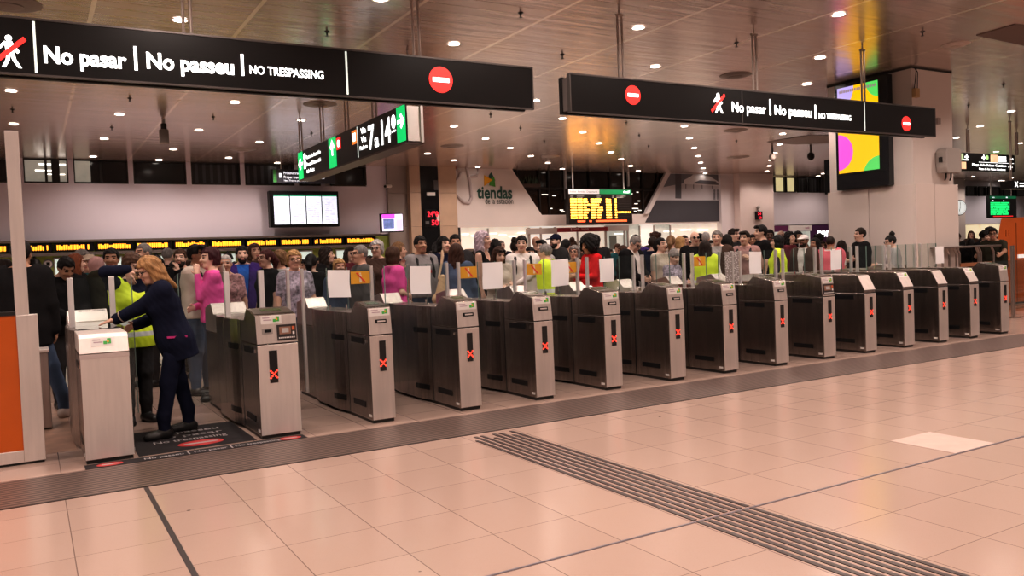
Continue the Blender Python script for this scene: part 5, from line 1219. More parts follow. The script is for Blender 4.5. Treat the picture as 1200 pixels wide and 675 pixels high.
def template(pose, fem, key, h=.0115):
    k = (str(pose), fem)
    if k not in TM: TM[k] = {'s': skeleton(pose, fem)}
    t = TM[k]; s = t['s']
    if key in t: return t[key]
    if key == 'body':
        P_ = torso_prims(s)+leg_prims(s)
        for sd in (1, -1): P_ += arm_prims(s, sd)+hand_prims(s, sd)+foot_prims(s, sd)
        P_ += head_prims(s)
        V, Q = grow(P_, h)
        me = np_mesh('person', V, Q, [SKIN[0], EYE_M, LIP, EYE_M])
        C_ = V[Q].mean(1); L_ = (C_-s['neck'])@s['Rh']+NP-HC                      # face centres in head space
        mi = np.zeros(len(Q), np.int32); x, y, z = np.abs(L_[:, 0]), L_[:, 1], L_[:, 2]; fr_ = y < -.05
        mi[fr_ & (np.hypot((x-.033)/.015, (z-.010)/.0085) < 1)] = 1
        mi[fr_ & (x < .024) & (np.abs(z+.060) < .0105)] = 2
        mi[fr_ & (np.abs(x-.033) < .020) & (np.abs(z-.034) < .0055)] = 3
        me.polygons.foreach_set('material_index', mi.tolist()); t[key] = me; return me
    up, Rl = s['up'], s['Rl']
    def plane(z, sgn): o = up((0, 0, z)); n_ = Rl@v3(0, 0, 1); return lambda X, Y, Z: sgn*((X-o[0])*n_[0]+(Y-o[1])*n_[1]+(Z-o[2])*n_[2])
    if key.startswith('top') or key.startswith('jacket') or key == 'vest':
        P_ = torso_prims(s)
        if key == 'top_short': [P_.extend(arm_prims(s, sd, 1.2)) for sd in (1, -1)]
        if key in ('top_long', 'jacket', 'jacket_open', 'jacket_long'): [P_.extend(arm_prims(s, sd, 2)) for sd in (1, -1)]
        inf = {'top_tank': .010, 'top_short': .014, 'top_long': .014, 'jacket': .026, 'jacket_open': .026, 'jacket_long': .030, 'vest': .034}[key]
        hem = {'top_tank': .93, 'top_short': .90, 'top_long': .90, 'jacket': .84, 'jacket_open': .84, 'jacket_long': .74, 'vest': .80}[key]
        if hem < .9:
            for q in (-1, 1): P_.append(('c', up((.07*q, 0, .95)), up((.085*q, .01, hem-.05)), .115, .118, .07))
        cuts = [plane(hem, -1)]
        nz = {'top_tank': 1.40, 'vest': 1.475}.get(key, 1.50)
        pz = plane(nz, 1); on = s['neck']; cuts.append(lambda X, Y, Z: np.minimum(pz(X, Y, Z), .125-np.sqrt((X-on[0])**2+(Y-on[1])**2+(.5*(Z-on[2]))**2)))
        if key == 'jacket_open':
            cuts.append(lambda X, Y, Z: np.minimum(np.minimum(.030+.10*np.maximum(Z-.95, 0)-np.abs(X), -.03-Y), Y+.19))
        if key == 'top_tank':
            o = up((0, -.06, 1.45)); cuts.append(lambda X, Y, Z: .11-np.sqrt((X-o[0])**2+(Y-o[1])**2+(Z-o[2])**2))
        if key == 'vest':
            o = s['hd']((0, -.10, 1.46)); cuts.append(lambda X, Y, Z: .085-np.sqrt((X-o[0])**2+(Y-o[1])**2+(Z-o[2])**2))
        V, Q = grow(P_, h, cuts, inf, .0022)
    elif key == 'trousers':
        P_ = leg_prims(s)+[('c', v3(-.08, 0, .95), v3(.08, 0, .95), .105, .105, .06)]
        V, Q = grow(P_, h, [lambda X, Y, Z: Z-1.0+0*X+0*Y, lambda X, Y, Z: .055-Z+0*X+0*Y], .017, .002)
    elif key == 'shoes':
        V, Q = grow(foot_prims(s, 1)+foot_prims(s, -1), h, [lambda X, Y, Z: .002-Z+0*X+0*Y], .010)
    elif key in ('shoe_l', 'shoe_r'):
        V, Q = grow(foot_prims(s, 1 if key == 'shoe_l' else -1), h, [lambda X, Y, Z: .002-Z+0*X+0*Y], .010)
    t[key] = np_mesh(key, V, Q, [SKIN[0]]); return t[key]
HM = {}
def hair_mesh(st):
    if st in HM: return HM[st]
    e = lambda c, r, k=.02: ('e', v3(*c), v3(*r), None, k); cp_ = lambda a, b, ra, rb, k=.03: ('c', v3(*a), v3(*b), ra, rb, k)
    face = lambda y0, z0: (lambda X, Y, Z: np.minimum(y0-Y, z0-Z)+0*X)                       # in front of y0 and below z0
    low = lambda z0: (lambda X, Y, Z: z0-Z+0*X+0*Y)
    side = lambda y0, z0: (lambda X, Y, Z: np.minimum(y0-Y, z0-Z)+0*X)
    wob = .004; h = .008
    if st in ('short', 'crop'):
        g = .010 if st == 'short' else .002; P_ = [e((0, .016, .030), (.079+g, .096+g, .097+g))]; cuts = [face(-.045, .062), side(.02, .005), low(-.062)]
        if st == 'crop': wob = .001
    elif st == 'quiff': P_ = [e((0, .016, .030), (.088, .105, .106)), cp_((-.04, -.075, .095), (.04, -.07, .10), .028, .026)]; cuts = [face(-.05, .070), side(.018, .01), low(-.06)]
    elif st == 'fringe': P_ = [e((0, .016, .026), (.080, .098, .094)), ]; cuts = [face(-.01, .035), low(-.065), lambda X, Y, Z: Z-.045+0*X+0*Y-.5*np.maximum(Y, 0)]; wob = .001
    elif st == 'curly': P_ = [e((0, .018, .045), (.105, .118, .112))]+[cp_((.09*math.cos(a), .02+.1*math.sin(a), .06+.05*math.sin(2.3*a)), (.09*math.cos(a), .02+.1*math.sin(a), .07), .028, .028, .01) for a in np.arange(0, 6.2, .52)]; cuts = [face(-.05, .06), side(.01, -.02), low(-.09)]
    elif st == 'afro': P_ = [e((0, .035, .03), (.150, .145, .155)), e((0, .03, -.08), (.135, .11, .10))]+[cp_((.13*math.cos(a), .03+.12*math.sin(a), .05*math.sin(3*a)), (.13*math.cos(a), .03+.12*math.sin(a), .01), .035, .03, .01) for a in np.arange(0, 6.2, .4)]; cuts = [lambda X, Y, Z: np.minimum(np.minimum(-.028-Y, .068-Z), .075-np.abs(X))]; wob = .008
    elif st == 'bob': P_ = [e((0, .018, .026), (.096, .112, .110)), e((0, .022, -.06), (.100, .098, .085))]; cuts = [lambda X, Y, Z: np.minimum(np.minimum(-.02-Y, .058-Z), .072-np.abs(X)), low(-.115), face(-.085, .04)]
    elif st == 'short_wavy': P_ = [e((0, .020, .034), (.098, .112, .108)), e((0, .04, -.03), (.092, .08, .08))]; cuts = [lambda X, Y, Z: np.minimum(-.035-Y, .066-Z)+0*X, side(.012, -.02), low(-.085)]; wob = .006
    elif st in ('long', 'long_wavy'): 
        P_ = [e((0, .018, .028), (.094, .110, .108)), e((0, .062, -.12), (.112, .062, .19), .05), e((.085, .01, -.13), (.032, .045, .16), .03), e((-.085, .01, -.13), (.032, .045, .16), .03)]
        cuts = [lambda X, Y, Z: np.minimum(np.minimum(-.018-Y, .060-Z), .068-np.abs(X)), face(-.075, .045)]; wob = .005 if st == 'long' else .010
    elif st == 'swept':
        P_ = [e((0, .020, .030), (.100, .115, .110)), e((0, .065, -.07), (.118, .075, .14), .05), e((.09, .0, -.09), (.030, .05, .11), .03), e((-.09, .0, -.09), (.030, .05, .11), .03), cp_((.07, .09, -.15), (.11, .13, -.24), .035, .012), cp_((-.03, .1, -.15), (.0, .14, -.25), .04, .012), cp_((-.09, .06, -.14), (-.10, .08, -.22), .03, .012)]
        cuts = [lambda X, Y, Z: np.minimum(np.minimum(-.03-Y, .056-Z), .070-np.abs(X)), face(-.085, .04)]; wob = .008
    elif st == 'ponytail': P_ = [e((0, .016, .028), (.086, .104, .104)), cp_((0, .105, .03), (0, .135, -.04), .035, .042), cp_((0, .135, -.04), (.01, .12, -.20), .042, .018)]; cuts = [lambda X, Y, Z: np.where(Y < .09, np.minimum(-.04-Y, .062-Z), -1.)+0*X, lambda X, Y, Z: np.where(Y < .05, -.05-Z, -1.)+0*X]
    elif st == 'bun': P_ = [e((0, .016, .028), (.088, .106, .104)), e((0, .075, .135), (.055, .052, .05), .012), cp_((.03, .05, .16), (-.02, .09, .17), .02, .02, .01), cp_((.085, -.02, -.03), (.088, -.02, -.07), .008, .006)]; cuts = [lambda X, Y, Z: np.where(Z < .11, np.minimum(-.042-Y, .062-Z), -1.)+0*X, low(-.075), side(.01, -.01)]; wob = .006
    elif st == 'cap': P_ = [e((0, .012, .034), (.088, .106, .092)), ('e', v3(0, -.125, .042), v3(.066, .070, .011), rotm(0, .15), .015)]; cuts = [lambda X, Y, Z: np.where(Y > -.09, .030-Z, -1.)+0*X]; wob = 0
    elif st == 'beanie': P_ = [e((0, .018, .045), (.092, .110, .112)), e((0, .03, .12), (.05, .06, .05), .04)]; cuts = [lambda X, Y, Z: .022-Z-.35*Y+0*X]; wob = .003
    elif st == 'scarf': P_ = [e((0, .016, .028), (.092, .110, .112)), e((0, .02, -.10), (.095, .095, .085), .05), e((0, .02, -.17), (.13, .10, .05), .05)]; cuts = [lambda X, Y, Z: np.minimum(np.minimum(-.045-Y, .060-Z), np.minimum(.062-np.abs(X), Z+.105))]; wob = .004
    V, Q = grow(P_, h, cuts, 0., wob)
    HM[st] = np_mesh('hair', V, Q, [SKIN[0]]); return HM[st]
def slot(o, i, m):
    o.material_slots[i].link = 'OBJECT'; o.material_slots[i].material = m
def child(name, me, par, m, mx=None):
    o = bpy.data.objects.new(name, me); COL.objects.link(o); o.parent = par
    if mx is not None: o.matrix_local = mx
    slot(o, 0, m); return o
def head_mx(s, off=(0, 0, 0)):
    R = s['Rh']; p = s['hd'](HC+v3(*off))
    return Matrix(((R[0, 0], R[0, 1], R[0, 2], p[0]), (R[1, 0], R[1, 1], R[1, 2], p[1]), (R[2, 0], R[2, 1], R[2, 2], p[2]), (0, 0, 0, 1)))
GLM = {}
def glasses_mesh(dark):
    if dark in GLM: return GLM[dark]
    mb = MB()
    for q in (-1, 1):
        c = (.033*q, -.106, .010); n = 14
        if dark: mb.ball(c, (.026, .008, .019), 12, 7)
        else:
            pts = [(c[0]+.026*math.cos(2*math.pi*i/n), c[1]+.006*abs(math.cos(2*math.pi*i/n))*(1 if q*math.cos(2*math.pi*i/n) > 0 else 0), c[2]+.019*math.sin(2*math.pi*i/n)) for i in range(n)]
            for i in range(n): mb.tube(pts[i], pts[(i+1) % n], .0034, 6)
        mb.tube((.058*q, -.098, .014), (.082*q, .0, .012), .003, 6)
    mb.tube((-.009, -.108, .014), (.009, -.108, .014), .003, 6)
    GLM[dark] = mb.mesh('glasses', BLACKP); return GLM[dark]
# ---------------------------------------------------------------- garments
C = {}
def K(n, *c, **k): C[n] = cloth(n, tuple(c), **k)
K('black', .012, .011, .012); K('charcoal', .035, .033, .035); K('navy', .011, .013, .030); K('olive', .040, .038, .026); K('grey', .30, .28, .285); K('darkgrey', .085, .078, .078); K('white', .80, .75, .73); K('cream', .62, .53, .46); K('pink', .75, .10, .36); K('rose', .52, .05, .22)
K('red', .62, .020, .024); K('maroon', .14, .03, .04); K('denim', .075, .10, .16); K('jeans', .06, .085, .14); K('purple', .055, .028, .16); K('blue', .03, .12, .45); K('brown', .075, .045, .035); K('beige', .42, .33, .26); K('lightpink', .42, .25, .24); K('green', .05, .12, .06); K('teal', .03, .12, .14); K('lightgrey', .42, .40, .40); K('salmon', .62, .18, .20)
C['floral'] = mat('cloth_floral', (.30, .26, .32), .8, var=.75, vscale=26); C['floral2'] = mat('cloth_floral_pink', (.50, .28, .30), .8, var=.7, vscale=30)
def vest_material(name, base, band):
    m = bpy.data.materials.new(name); nt, N, L, P = nodes(m)
    tc = N.new('ShaderNodeTexCoord'); sx = N.new('ShaderNodeSeparateXYZ'); L.new(tc.outputs['Object'], sx.inputs[0])
    z = sx.outputs[2]; col = base
    for a, b in ((1.02, 1.075), (.90, .95)):
        f = math_node(N, L, 'MULTIPLY', math_node(N, L, 'GREATER_THAN', z, a), math_node(N, L, 'LESS_THAN', z, b)); col = mixcol(N, L, f, col, band)
    L.new(col, P.inputs['Base Color']); P.inputs['Roughness'].default_value = .7
    L.new(col, P.inputs['Emission Color']); P.inputs['Emission Strength'].default_value = .10
    no = N.new('ShaderNodeTexNoise'); no.inputs['Scale'].default_value = 14; L.new(tc.outputs['Object'], no.inputs['Vector'])
    b = N.new('ShaderNodeBump'); b.inputs['Strength'].default_value = .35; b.inputs['Distance'].default_value = .012; L.new(no.outputs['Fac'], b.inputs['Height']); L.new(b.outputs[0], P.inputs['Normal'])
    return m
C['hivis'] = vest_material('vest_yellow', (.60, .74, .03), (.55, .56, .55)); C['pinkvest'] = vest_material('vest_pink', (.70, .13, .17), (.75, .72, .70))
SHOE = mat('shoe_black', (.012, .011, .011), .4); SHOEW = mat('shoe_canvas', (.45, .36, .32), .7)
NPEOPLE = [0]
def person(x, y, yaw, height, pose, fem, hair, hcol, skin, top, bottom, label, extra=(), h=.0115, group=None, shoe=SHOE, feet=False):
    s_ = height/1.755
    body = template(pose, fem, 'body', h); s = TM[(str(pose), fem)]['s']
    o = bpy.data.objects.new('person', body); COL.objects.link(o)
    o.location = (x, y, 0); o.rotation_euler = (0, 0, yaw); o.scale = (s_, s_, s_)
    hm = hairmat(hcol) if hcol in ('black', 'dark', 'brown', 'chestnut', 'light', 'blond', 'golden', 'grey', 'silver', 'ginger', 'burgundy', 'lavender', 'red_dark') else C[hcol]
    slot(o, 0, SKIN[skin]); slot(o, 1, EYE_M); slot(o, 2, LIP); slot(o, 3, hm if hcol not in C else hairmat('dark'))
    tag(o, label, 'person', group); NPEOPLE[0] += 1
    for t in top:
        kind, col = t.split(':'); nm = {'top_short': 'shirt', 'top_long': 'shirt', 'top_tank': 'tank_top', 'jacket': 'jacket', 'jacket_open': 'jacket', 'jacket_long': 'jacket', 'vest': 'vest'}[kind]
        child(nm, template(pose, fem, kind, h), o, C[col])
    child('trousers', template(pose, fem, 'trousers', h), o, C[bottom])
    if feet: child('shoe', template(pose, fem, 'shoe_l', h), o, shoe); child('shoe', template(pose, fem, 'shoe_r', h), o, shoe)
    else: child('shoes', template(pose, fem, 'shoes', h), o, shoe)
    mx = head_mx(s)
    if hair != 'bald':
        child({'cap': 'cap', 'beanie': 'beanie', 'scarf': 'headscarf'}.get(hair, 'hair'), hair_mesh(hair), o, hm, mx)
        if hair in ('cap', 'beanie'): child('hair', hair_mesh('crop'), o, hairmat('dark'), mx)
    for e in extra:
        if e == 'glasses': child('glasses', glasses_mesh(False), o, BLACKP, mx)
        if e == 'sunglasses': child('sunglasses', glasses_mesh(True), o, BLACKP, mx)
        if e == 'sunglasses_up': child('sunglasses', glasses_mesh(True), o, BLACKP, head_mx(s, (0, .015, .075)))
        if e == 'beard':
            if 'beard' not in HM:
                V, Q = grow([('e', v3(0, -.026, -.055), v3(.064, .066, .072), None, .02), ('c', v3(-.02, -.064, -.095), v3(.02, -.064, -.095), .026, .026, .03), ('c', v3(-.02, -.090, -.045), v3(.02, -.090, -.045), .009, .009, .01)], .006, [lambda X, Y, Z: Z+.035-.6*(np.abs(X)-.03)+0*Y, lambda X, Y, Z: np.minimum(np.minimum(.022-np.abs(X), .011-np.abs(Z+.060)), -.06-Y)]); HM['beard'] = np_mesh('beard', V, Q, [SKIN[0]])
            child('beard', HM['beard'], o, hm if hcol not in C else hairmat('dark'), mx)
        if e == 'scarf_red':
            V, Q = grow([('c', v3(.075*math.cos(a), .01+.075*math.sin(a), 1.475), v3(.075*math.cos(a+.5), .01+.075*math.sin(a+.5), 1.475), .032, .032, .02) for a in np.arange(0, 6.28, .5)], .01); child('scarf', np_mesh('scarf', V, Q, [SKIN[0]]), o, C['red'])
        if e == 'headphones':
            mb = MB(); pts = [(.10*math.cos(a), .01, .03+.125*math.sin(a)) for a in np.linspace(.05, 3.09, 12)]; mb.path(pts, .011, 6); mb.ball((.09, .01, -.005), (.02, .035, .04), 10, 7); mb.ball((-.09, .01, -.005), (.02, .035, .04), 10, 7)
            child('headphones', mb.mesh('headphones', WHITEFLAT), o, WHITEFLAT, mx)
        if e.startswith('strap:'):
            mb = MB(); R_ = s['up']
            for q in (-1, 1): mb.path([tuple(R_((.115*q, .13, 1.30))), tuple(R_((.115*q, .02, 1.505))), tuple(R_((.115*q, -.10, 1.42))), tuple(R_((.12*q, -.15, 1.25))), tuple(R_((.135*q, -.10, 1.08)))], .024, 6)
            child('backpack_strap', mb.mesh('strap', BLACKP, True), o, C['charcoal'])
            V, Q = grow([('e', s['up']((0, .21, 1.22)), v3(.15, .09, .22), None, .03), ('e', s['up']((0, .27, 1.14)), v3(.11, .05, .12), None, .03)], .015, [], 0, .002)
            b_ = bpy.data.objects.new('backpack', np_mesh('backpack', V, Q, [C['charcoal']])); COL.objects.link(b_); b_.location = o.location; b_.rotation_euler = o.rotation_euler; b_.scale = o.scale
            tag(b_, 'dark backpack worn by the '+e[6:] if 'person' in e else 'dark backpack worn with the '+e[6:], 'backpack')
        if e == 'chest_print': 
            q = s['up']((.04, -.152, 1.26)); mb = MB().box(q[0]-.04, q[0]+.04, q[1]-.004, q[1]+.01, q[2]-.02, q[2]+.02); child('shirt_print', mb.mesh('print', REDFLAT), o, REDFLAT)
        if e == 'pocket_stripe': pass
    return o
def at(px, ytop, y, xmax=None):
    x, y, z = ony(px, ytop, y)
    if xmax and x > xmax: x, y, z = onx(px, ytop, xmax)
    return x, y, z
QUEUE = []; PLACED = []
def free(x, y, r=.45): return all((x-a)**2+(y-b)**2 > r*r for a, b in PLACED)
def P(*a, **k): QUEUE.append((a, k))
def place_all():
    for a, k in sorted(QUEUE, key=lambda q: q[0][2]): P_now(*a, **k)
def P_now(px, ytop, y, yaw, pose, sex, hair, hcol, skin, top, bottom, label, extra=(), xmax=None, **kw):
    x, yy, z = at(px, ytop, y, xmax)
    if xmax is None:
        for k in range(40):
            x, yy, z = at(px, ytop, y+.08*k)
            if free(x, yy): break
    PLACED.append((x, yy))
    cover = {'afro': .055, 'curly': .03, 'bun': .06, 'beanie': .03, 'bald': -.002, 'crop': 0}.get(hair, .012)
    hgt = z-cover
    p = POSE[pose] if isinstance(pose, str) else pose
    if p.get('lean', 0) > .2: hgt += .06
    hgt = min(1.93, max(1.46, hgt))
    return person(x, yy, -math.atan2(x, yy)+math.radians(yaw), hgt, pose, sex == 'f', hair, hcol, skin, top.split(), bottom, label, extra, **kw)
# ================================================================ THE TWO STAFF AT THE FIRST LANE
def w2l(root, a, sc, p):
    dx, dy = p[0]-root[0], p[1]-root[1]; c, s = math.cos(-a), math.sin(-a)
    return ((c*dx-s*dy)/sc, (s*dx+c*dy)/sc, p[2]/sc)
hB = 1.665; sB = hB/1.755; rB = (1.125, 8.10); aB = math.radians(-86)
POSE_B = dict(lean=.26, pitch=.30, yaw=.28, arm={1: w2l(rB, aB, sB, (.655, 8.22, 1.085)), -1: (-.20, -.30, 1.08)}, pole={1: (.5, .5, -.7)},
              hand={1: dict(dir=(.05, -1, -.22), palm=(0, -.2, -1), curl=.18)}, feet={1: (.13, -.16), -1: (-.13, .12)}, footrot={1: .05, -1: -.1})
blonde = person(rB[0], rB[1], aB, hB, POSE_B, True, 'swept', 'golden', 0, ['jacket_long:navy'], 'navy', 'blonde person in a navy uniform suit bending over the leftmost gate', ('glasses',), h=.009, feet=True)
s = TM[(str(POSE_B), True)]['s']
q = s['up']((.0, 0, .93)); mb = MB()
mb.box(.19, .236, -.11, .07, .955, .974); child('pocket_stripe', mb.mesh('pocket_stripe', C['rose']), blonde, C['rose'])
S_, E_, W_ = s['arm'][1]; d = (W_-E_)/np.linalg.norm(W_-E_); mb = MB(); mb.tube(tuple(E_+d*.185), tuple(E_+d*.195), .062, 18); child('cuff_stripe', mb.mesh('cuff_stripe', C['beige']), blonde, C['beige'])
hV = 1.70; sV = hV/1.755; rV = (.875, 9.04); aV = math.radians(12)
POSE_V = dict(lean=.10, pitch=.28, yaw=.35, roll=-.12, arm={-1: w2l(rV, aV, sV, (.80, 8.56, 1.535)), 1: (.24, -.12, .90)}, pole={-1: (-1, .15, .45)},
              hand={-1: dict(dir=(.25, -.25, -1), palm=(.5, .6, 0), curl=.35)}, feet={1: (.09, .0), -1: (-.10, -.04)})
hivis1 = person(rV[0], rV[1], aV, hV, POSE_V, True, 'short_wavy', 'brown', 1, ['jacket:navy', 'vest:hivis'], 'charcoal', 'brown haired person in a yellow hi-vis vest behind the blonde person in navy', h=.009, feet=True)

# ================================================================ THE WAITING CROWD
m, f = 'm', 'f'
JS = 'top_short'; JL = 'top_long'; JK = 'jacket'; TT = 'top_tank'
P(24, 281, 9.95, 158, 'stride', m, 'short', 'black', 2, 'jacket_long:black', 'jeans', 'dark haired person in a black jacket and jeans standing partly behind the tall steel post', shoe=SHOEW, feet=True)
P(72, 297, 10.6, 25, 'bowed', m, 'short', 'black', 2, 'jacket:black', 'charcoal', 'black haired person in black bending the head down just right of the tall steel post')
P(88, 297, 12.4, 65, 'side', f, 'long', 'ginger', 1, 'jacket:black', 'jeans', 'ginger haired person in profile behind the bowed person in black')
P(95, 291, 14.2, 50, 'down', m, 'cap', 'grey', 0, 'jacket:brown', 'jeans', 'person in a grey cap standing behind the ginger haired person')
P(113, 301, 12.2, 120, 'down', f, 'scarf', 'rosecloth' if False else 'lightpink', 1, 'jacket:beige', 'charcoal', 'person wearing a pale pink headscarf left of the young person in an olive jacket')
P(130, 290.5, 10.7, -6, 'down', m, 'short', 'black', 2, 'top_long:navy jacket_open:olive', 'jeans', 'young dark haired person in an olive jacket looking straight out behind the leftmost gate')
P(168, 285.5, 11.8, -55, 'down', m, 'crop', 'grey', 0, 'jacket:black', 'charcoal', 'balding person with a red scarf looking left above the blonde person', ('scarf_red',))
P(196, 291, 15.0, 150, 'down', m, 'crop', 'grey', 1, 'jacket:black', 'charcoal', 'person in black seen from behind far back near the green counter wall')
P(211, 291.5, 12.4, -25, 'chin', m, 'short', 'brown', 1, 'jacket:black', 'jeans', 'bearded person in black with a hand at the chin left of the cream sweater', ('beard',))
P(229, 286, 10.5, 62, 'camera', m, 'quiff', 'black', 2, 'top_long:cream', 'jeans', 'person in a cream sweater with a backpack raising a phone in front of the face', ('strap:cream sweater',))
P(246, 289.5, 9.98, -82, 'chin', f, 'short_wavy', 'burgundy', 1, 'top_long:pink', 'jeans', 'person with short burgundy hair and a bright pink top facing left behind the second gate')
P(264, 299, 11.0, -5, 'down', f, 'crop', 'silver', 0, 'top_short:floral2', 'lightgrey', 'smiling older person with white hair and a pink flowered top')
P(283, 288, 12.8, 5, 'down', m, 'short', 'black', 1, 'top_long:blue jacket_open:purple', 'jeans', 'person in a blue and purple zip jacket looking ahead in the crowd', ('beard',))
P(298, 285, 14.0, 20, 'down', f, 'long', 'brown', 0, 'jacket:brown', 'jeans', 'tall long haired person in brown behind the purple jacket')
P(312, 291.5, 11.2, -62, 'down', f, 'ponytail', 'red_dark', 1, 'top_short:black', 'jeans', 'person with dark red hair and glasses in a black top facing left', ('glasses',))
P(328, 293, 11.6, -45, 'side_r', f, 'short_wavy', 'light', 0, 'jacket:lightgrey', 'jeans', 'light haired person with glasses pushed up, left of the patterned blouse', ('sunglasses_up',))
P(344, 293, 10.2, 12, 'down', f, 'short_wavy', 'blond', 0, 'top_short:floral', 'jeans', 'short haired blonde person with glasses in a blue patterned blouse behind the glass', ('glasses',))
P(364, 297, 10.9, 165, 'down', f, 'ponytail', 'black', 1, 'top_short:black', 'jeans', 'dark haired person in black seen from behind, right of the patterned blouse')
P(382, 289, 12.6, 45, 'side', f, 'long_wavy', 'dark', 1, 'jacket:black', 'jeans', 'dark wavy haired person in profile left of the grey haired person in dark grey')
P(397, 302.5, 10.3, 15, 'down', f, 'bob', 'blond', 0, 'jacket:denim', 'jeans', 'blonde person in a denim jacket half hidden by the paper sheet on the third gate')
P(410, 289, 13.4, 30, 'down', f, 'long', 'dark', 1, 'jacket:maroon', 'jeans', 'long haired person in maroon behind the grey haired person in dark grey')
P(422, 287.5, 10.2, -72, 'down', m, 'crop', 'grey', 0, 'top_long:darkgrey', 'charcoal', 'grey haired person with glasses in a dark grey shirt facing left behind the third gate', ('glasses',))
P(442, 281, 12.0, 15, 'side_r', f, 'short_wavy', 'silver', 1, 'jacket:brown', 'charcoal', 'white haired older person with glasses behind the pink T-shirt', ('glasses',))
P(460, 288.5, 10.25, 122, 'chin', f, 'bob', 'brown', 1, 'top_short:pink', 'jeans', 'brown bob haired person in a pink T-shirt turned away with a hand at the face')
P(467, 284, 12.6, 90, 'down', f, 'short_wavy', 'light', 0, 'jacket:navy', 'jeans', 'light brown haired person just behind the pink T-shirt')
P(492, 276, 11.4, 28, 'down', m, 'short', 'black', 2, 'top_short:grey', 'jeans', 'person in a light grey T-shirt with red print and a dark backpack', ('strap:grey T-shirt with red print', 'chest_print'))
P(512, 283, 12.6, 160, 'down', f, 'ponytail', 'black', 2, 'jacket:black', 'jeans', 'black haired person seen from behind, right of the grey T-shirt')
P(519, 276.5, 12.2, 40, 'down', f, 'bob', 'black', 1, 'jacket:navy', 'jeans', 'black bob haired person in navy before the stone pier')
P(533, 272, 12.4, 5, 'down', m, 'short', 'black', 2, 'jacket:charcoal', 'jeans', 'black haired person looking over the long brown hair of the denim jacket person')
P(534, 285, 10.25, 172, 'down', f, 'long', 'chestnut', 1, 'jacket:denim', 'beige', 'person with long brown hair and denim jacket carrying a straw tote bag')
P(565, 270.5, 10.8, 72, 'down', f, 'long_wavy', 'lavender', 1, 'top_tank:black', 'black', 'person with long lavender grey hair and a black sleeveless top facing right')
P(583, 288, 10.5, 28, 'phone_low', f, 'long', 'chestnut', 1, 'top_long:cream', 'charcoal', 'long brown haired person with sunglasses on the head holding out a hand', ('sunglasses_up',))
P(580, 280, 12.6, 175, 'down', f, 'long_wavy', 'black', 1, 'jacket:black', 'jeans', 'dark haired person seen from behind between the lavender hair and the white T-shirt')
P(611, 276, 11.0, 6, 'strap', m, 'short', 'black', 1, 'top_short:white', 'jeans', 'person in a white printed T-shirt with backpack straps looking down', ('strap:white printed T-shirt',))
P(603, 279, 13.6, 170, 'down', f, 'bun', 'dark', 1, 'jacket:grey', 'jeans', 'person with a dark bun seen behind the white printed T-shirt')
P(587, 280, 17.0, 15, 'down', m, 'crop', 'grey', 1, 'jacket:navy', 'charcoal', 'grey haired person far back in front of the bright shop')
P(621, 289, 12.2, 8, 'down', f, 'bob', 'black', 2, 'top_short:maroon', 'jeans', 'black haired young person half hidden right of the white printed T-shirt')
P(628, 275, 14.4, 150, 'down', m, 'bald', 'grey', 0, 'jacket:brown', 'charcoal', 'bald pink headed person far back left of the blue cap')
P(635, 281, 12.4, -40, 'down', m, 'quiff', 'black', 1, 'top_long:lightgrey', 'jeans', 'young dark haired person with a grey backpack beside the grey haired hi-vis vest', ('strap:young person beside the grey haired hi-vis vest',))
P(651, 273.5, 12.8, -50, 'down', m, 'cap', 'navy', 1, 'jacket:charcoal', 'jeans', 'bearded person in a blue cap facing left in the crowd', ('beard',))
P(645, 285, 10.15, -112, 'reach', m, 'short', 'grey', 1, 'top_long:white vest:hivis', 'charcoal', 'grey haired person in white sleeves and a yellow hi-vis vest reaching left over the gate')
P(663, 280, 13.2, 140, 'down', f, 'ponytail', 'black', 1, 'jacket:grey', 'jeans', 'black haired person behind the grey haired person with glasses')
P(671, 278.5, 14.4, 170, 'down', f, 'bun', 'brown', 1, 'jacket:brown', 'jeans', 'brown haired person seen from behind left of the big curly hair')
P(673, 287, 11.2, -20, 'down', f, 'bob', 'grey', 0, 'top_long:beige', 'jeans', 'grey bob haired person with dark rimmed glasses left of the red dress', ('glasses',))
P(692, 273.5, 10.35, -58, 'phone_low', f, 'afro', 'black', 2, 'top_long:red', 'red', 'person with big black curly hair in a bright red dress')
P(698, 271, 14.5, 175, 'down', m, 'short', 'black', 2, 'jacket:charcoal', 'jeans', 'black haired person far back behind the big curly hair')
P(739, 274.5, 10.9, 52, 'bowed', m, 'crop', 'grey', 1, 'top_long:white jacket_open:black', 'charcoal', 'balding person with glasses in a black suit and white shirt looking down at a phone', ('glasses',))
P(746, 274.5, 12.6, -30, 'phone_low', m, 'short', 'black', 1, 'jacket:purple', 'jeans', 'person in a dark purple hooded jacket behind the black suit')
P(768, 269.5, 14.0, 165, 'down', m, 'curly', 'chestnut', 1, 'jacket:olive', 'jeans', 'reddish brown curly head far back above the crowd left of the blond hair')
P(765, 277, 12.2, 160, 'down', m, 'short', 'dark', 1, 'jacket:navy', 'charcoal', 'dark haired person in a navy suit jacket seen from behind, left of the cream T-shirt')
P(774, 278, 10.9, 48, 'down', f, 'ponytail', 'black', 1, 'top_short:cream', 'jeans', 'dark haired person with hair tied back in a cream T-shirt facing right')
P(787, 291.5, 10.05, 52, 'phone_low', f, 'beanie', 'grey', 1, 'top_long:floral', 'jeans', 'person in a pale grey beanie and patterned scarf close to the glass')
P(786, 275.5, 12.4, 170, 'down', f, 'ponytail', 'light', 0, 'top_short:cream', 'jeans', 'light brown ponytail and cream top seen from behind near the beanie')
P(797, 277, 12.8, 120, 'down', f, 'bob', 'blond', 0, 'top_long:cream', 'jeans', 'blonde bob seen from the side left of the bald person with sunglasses')
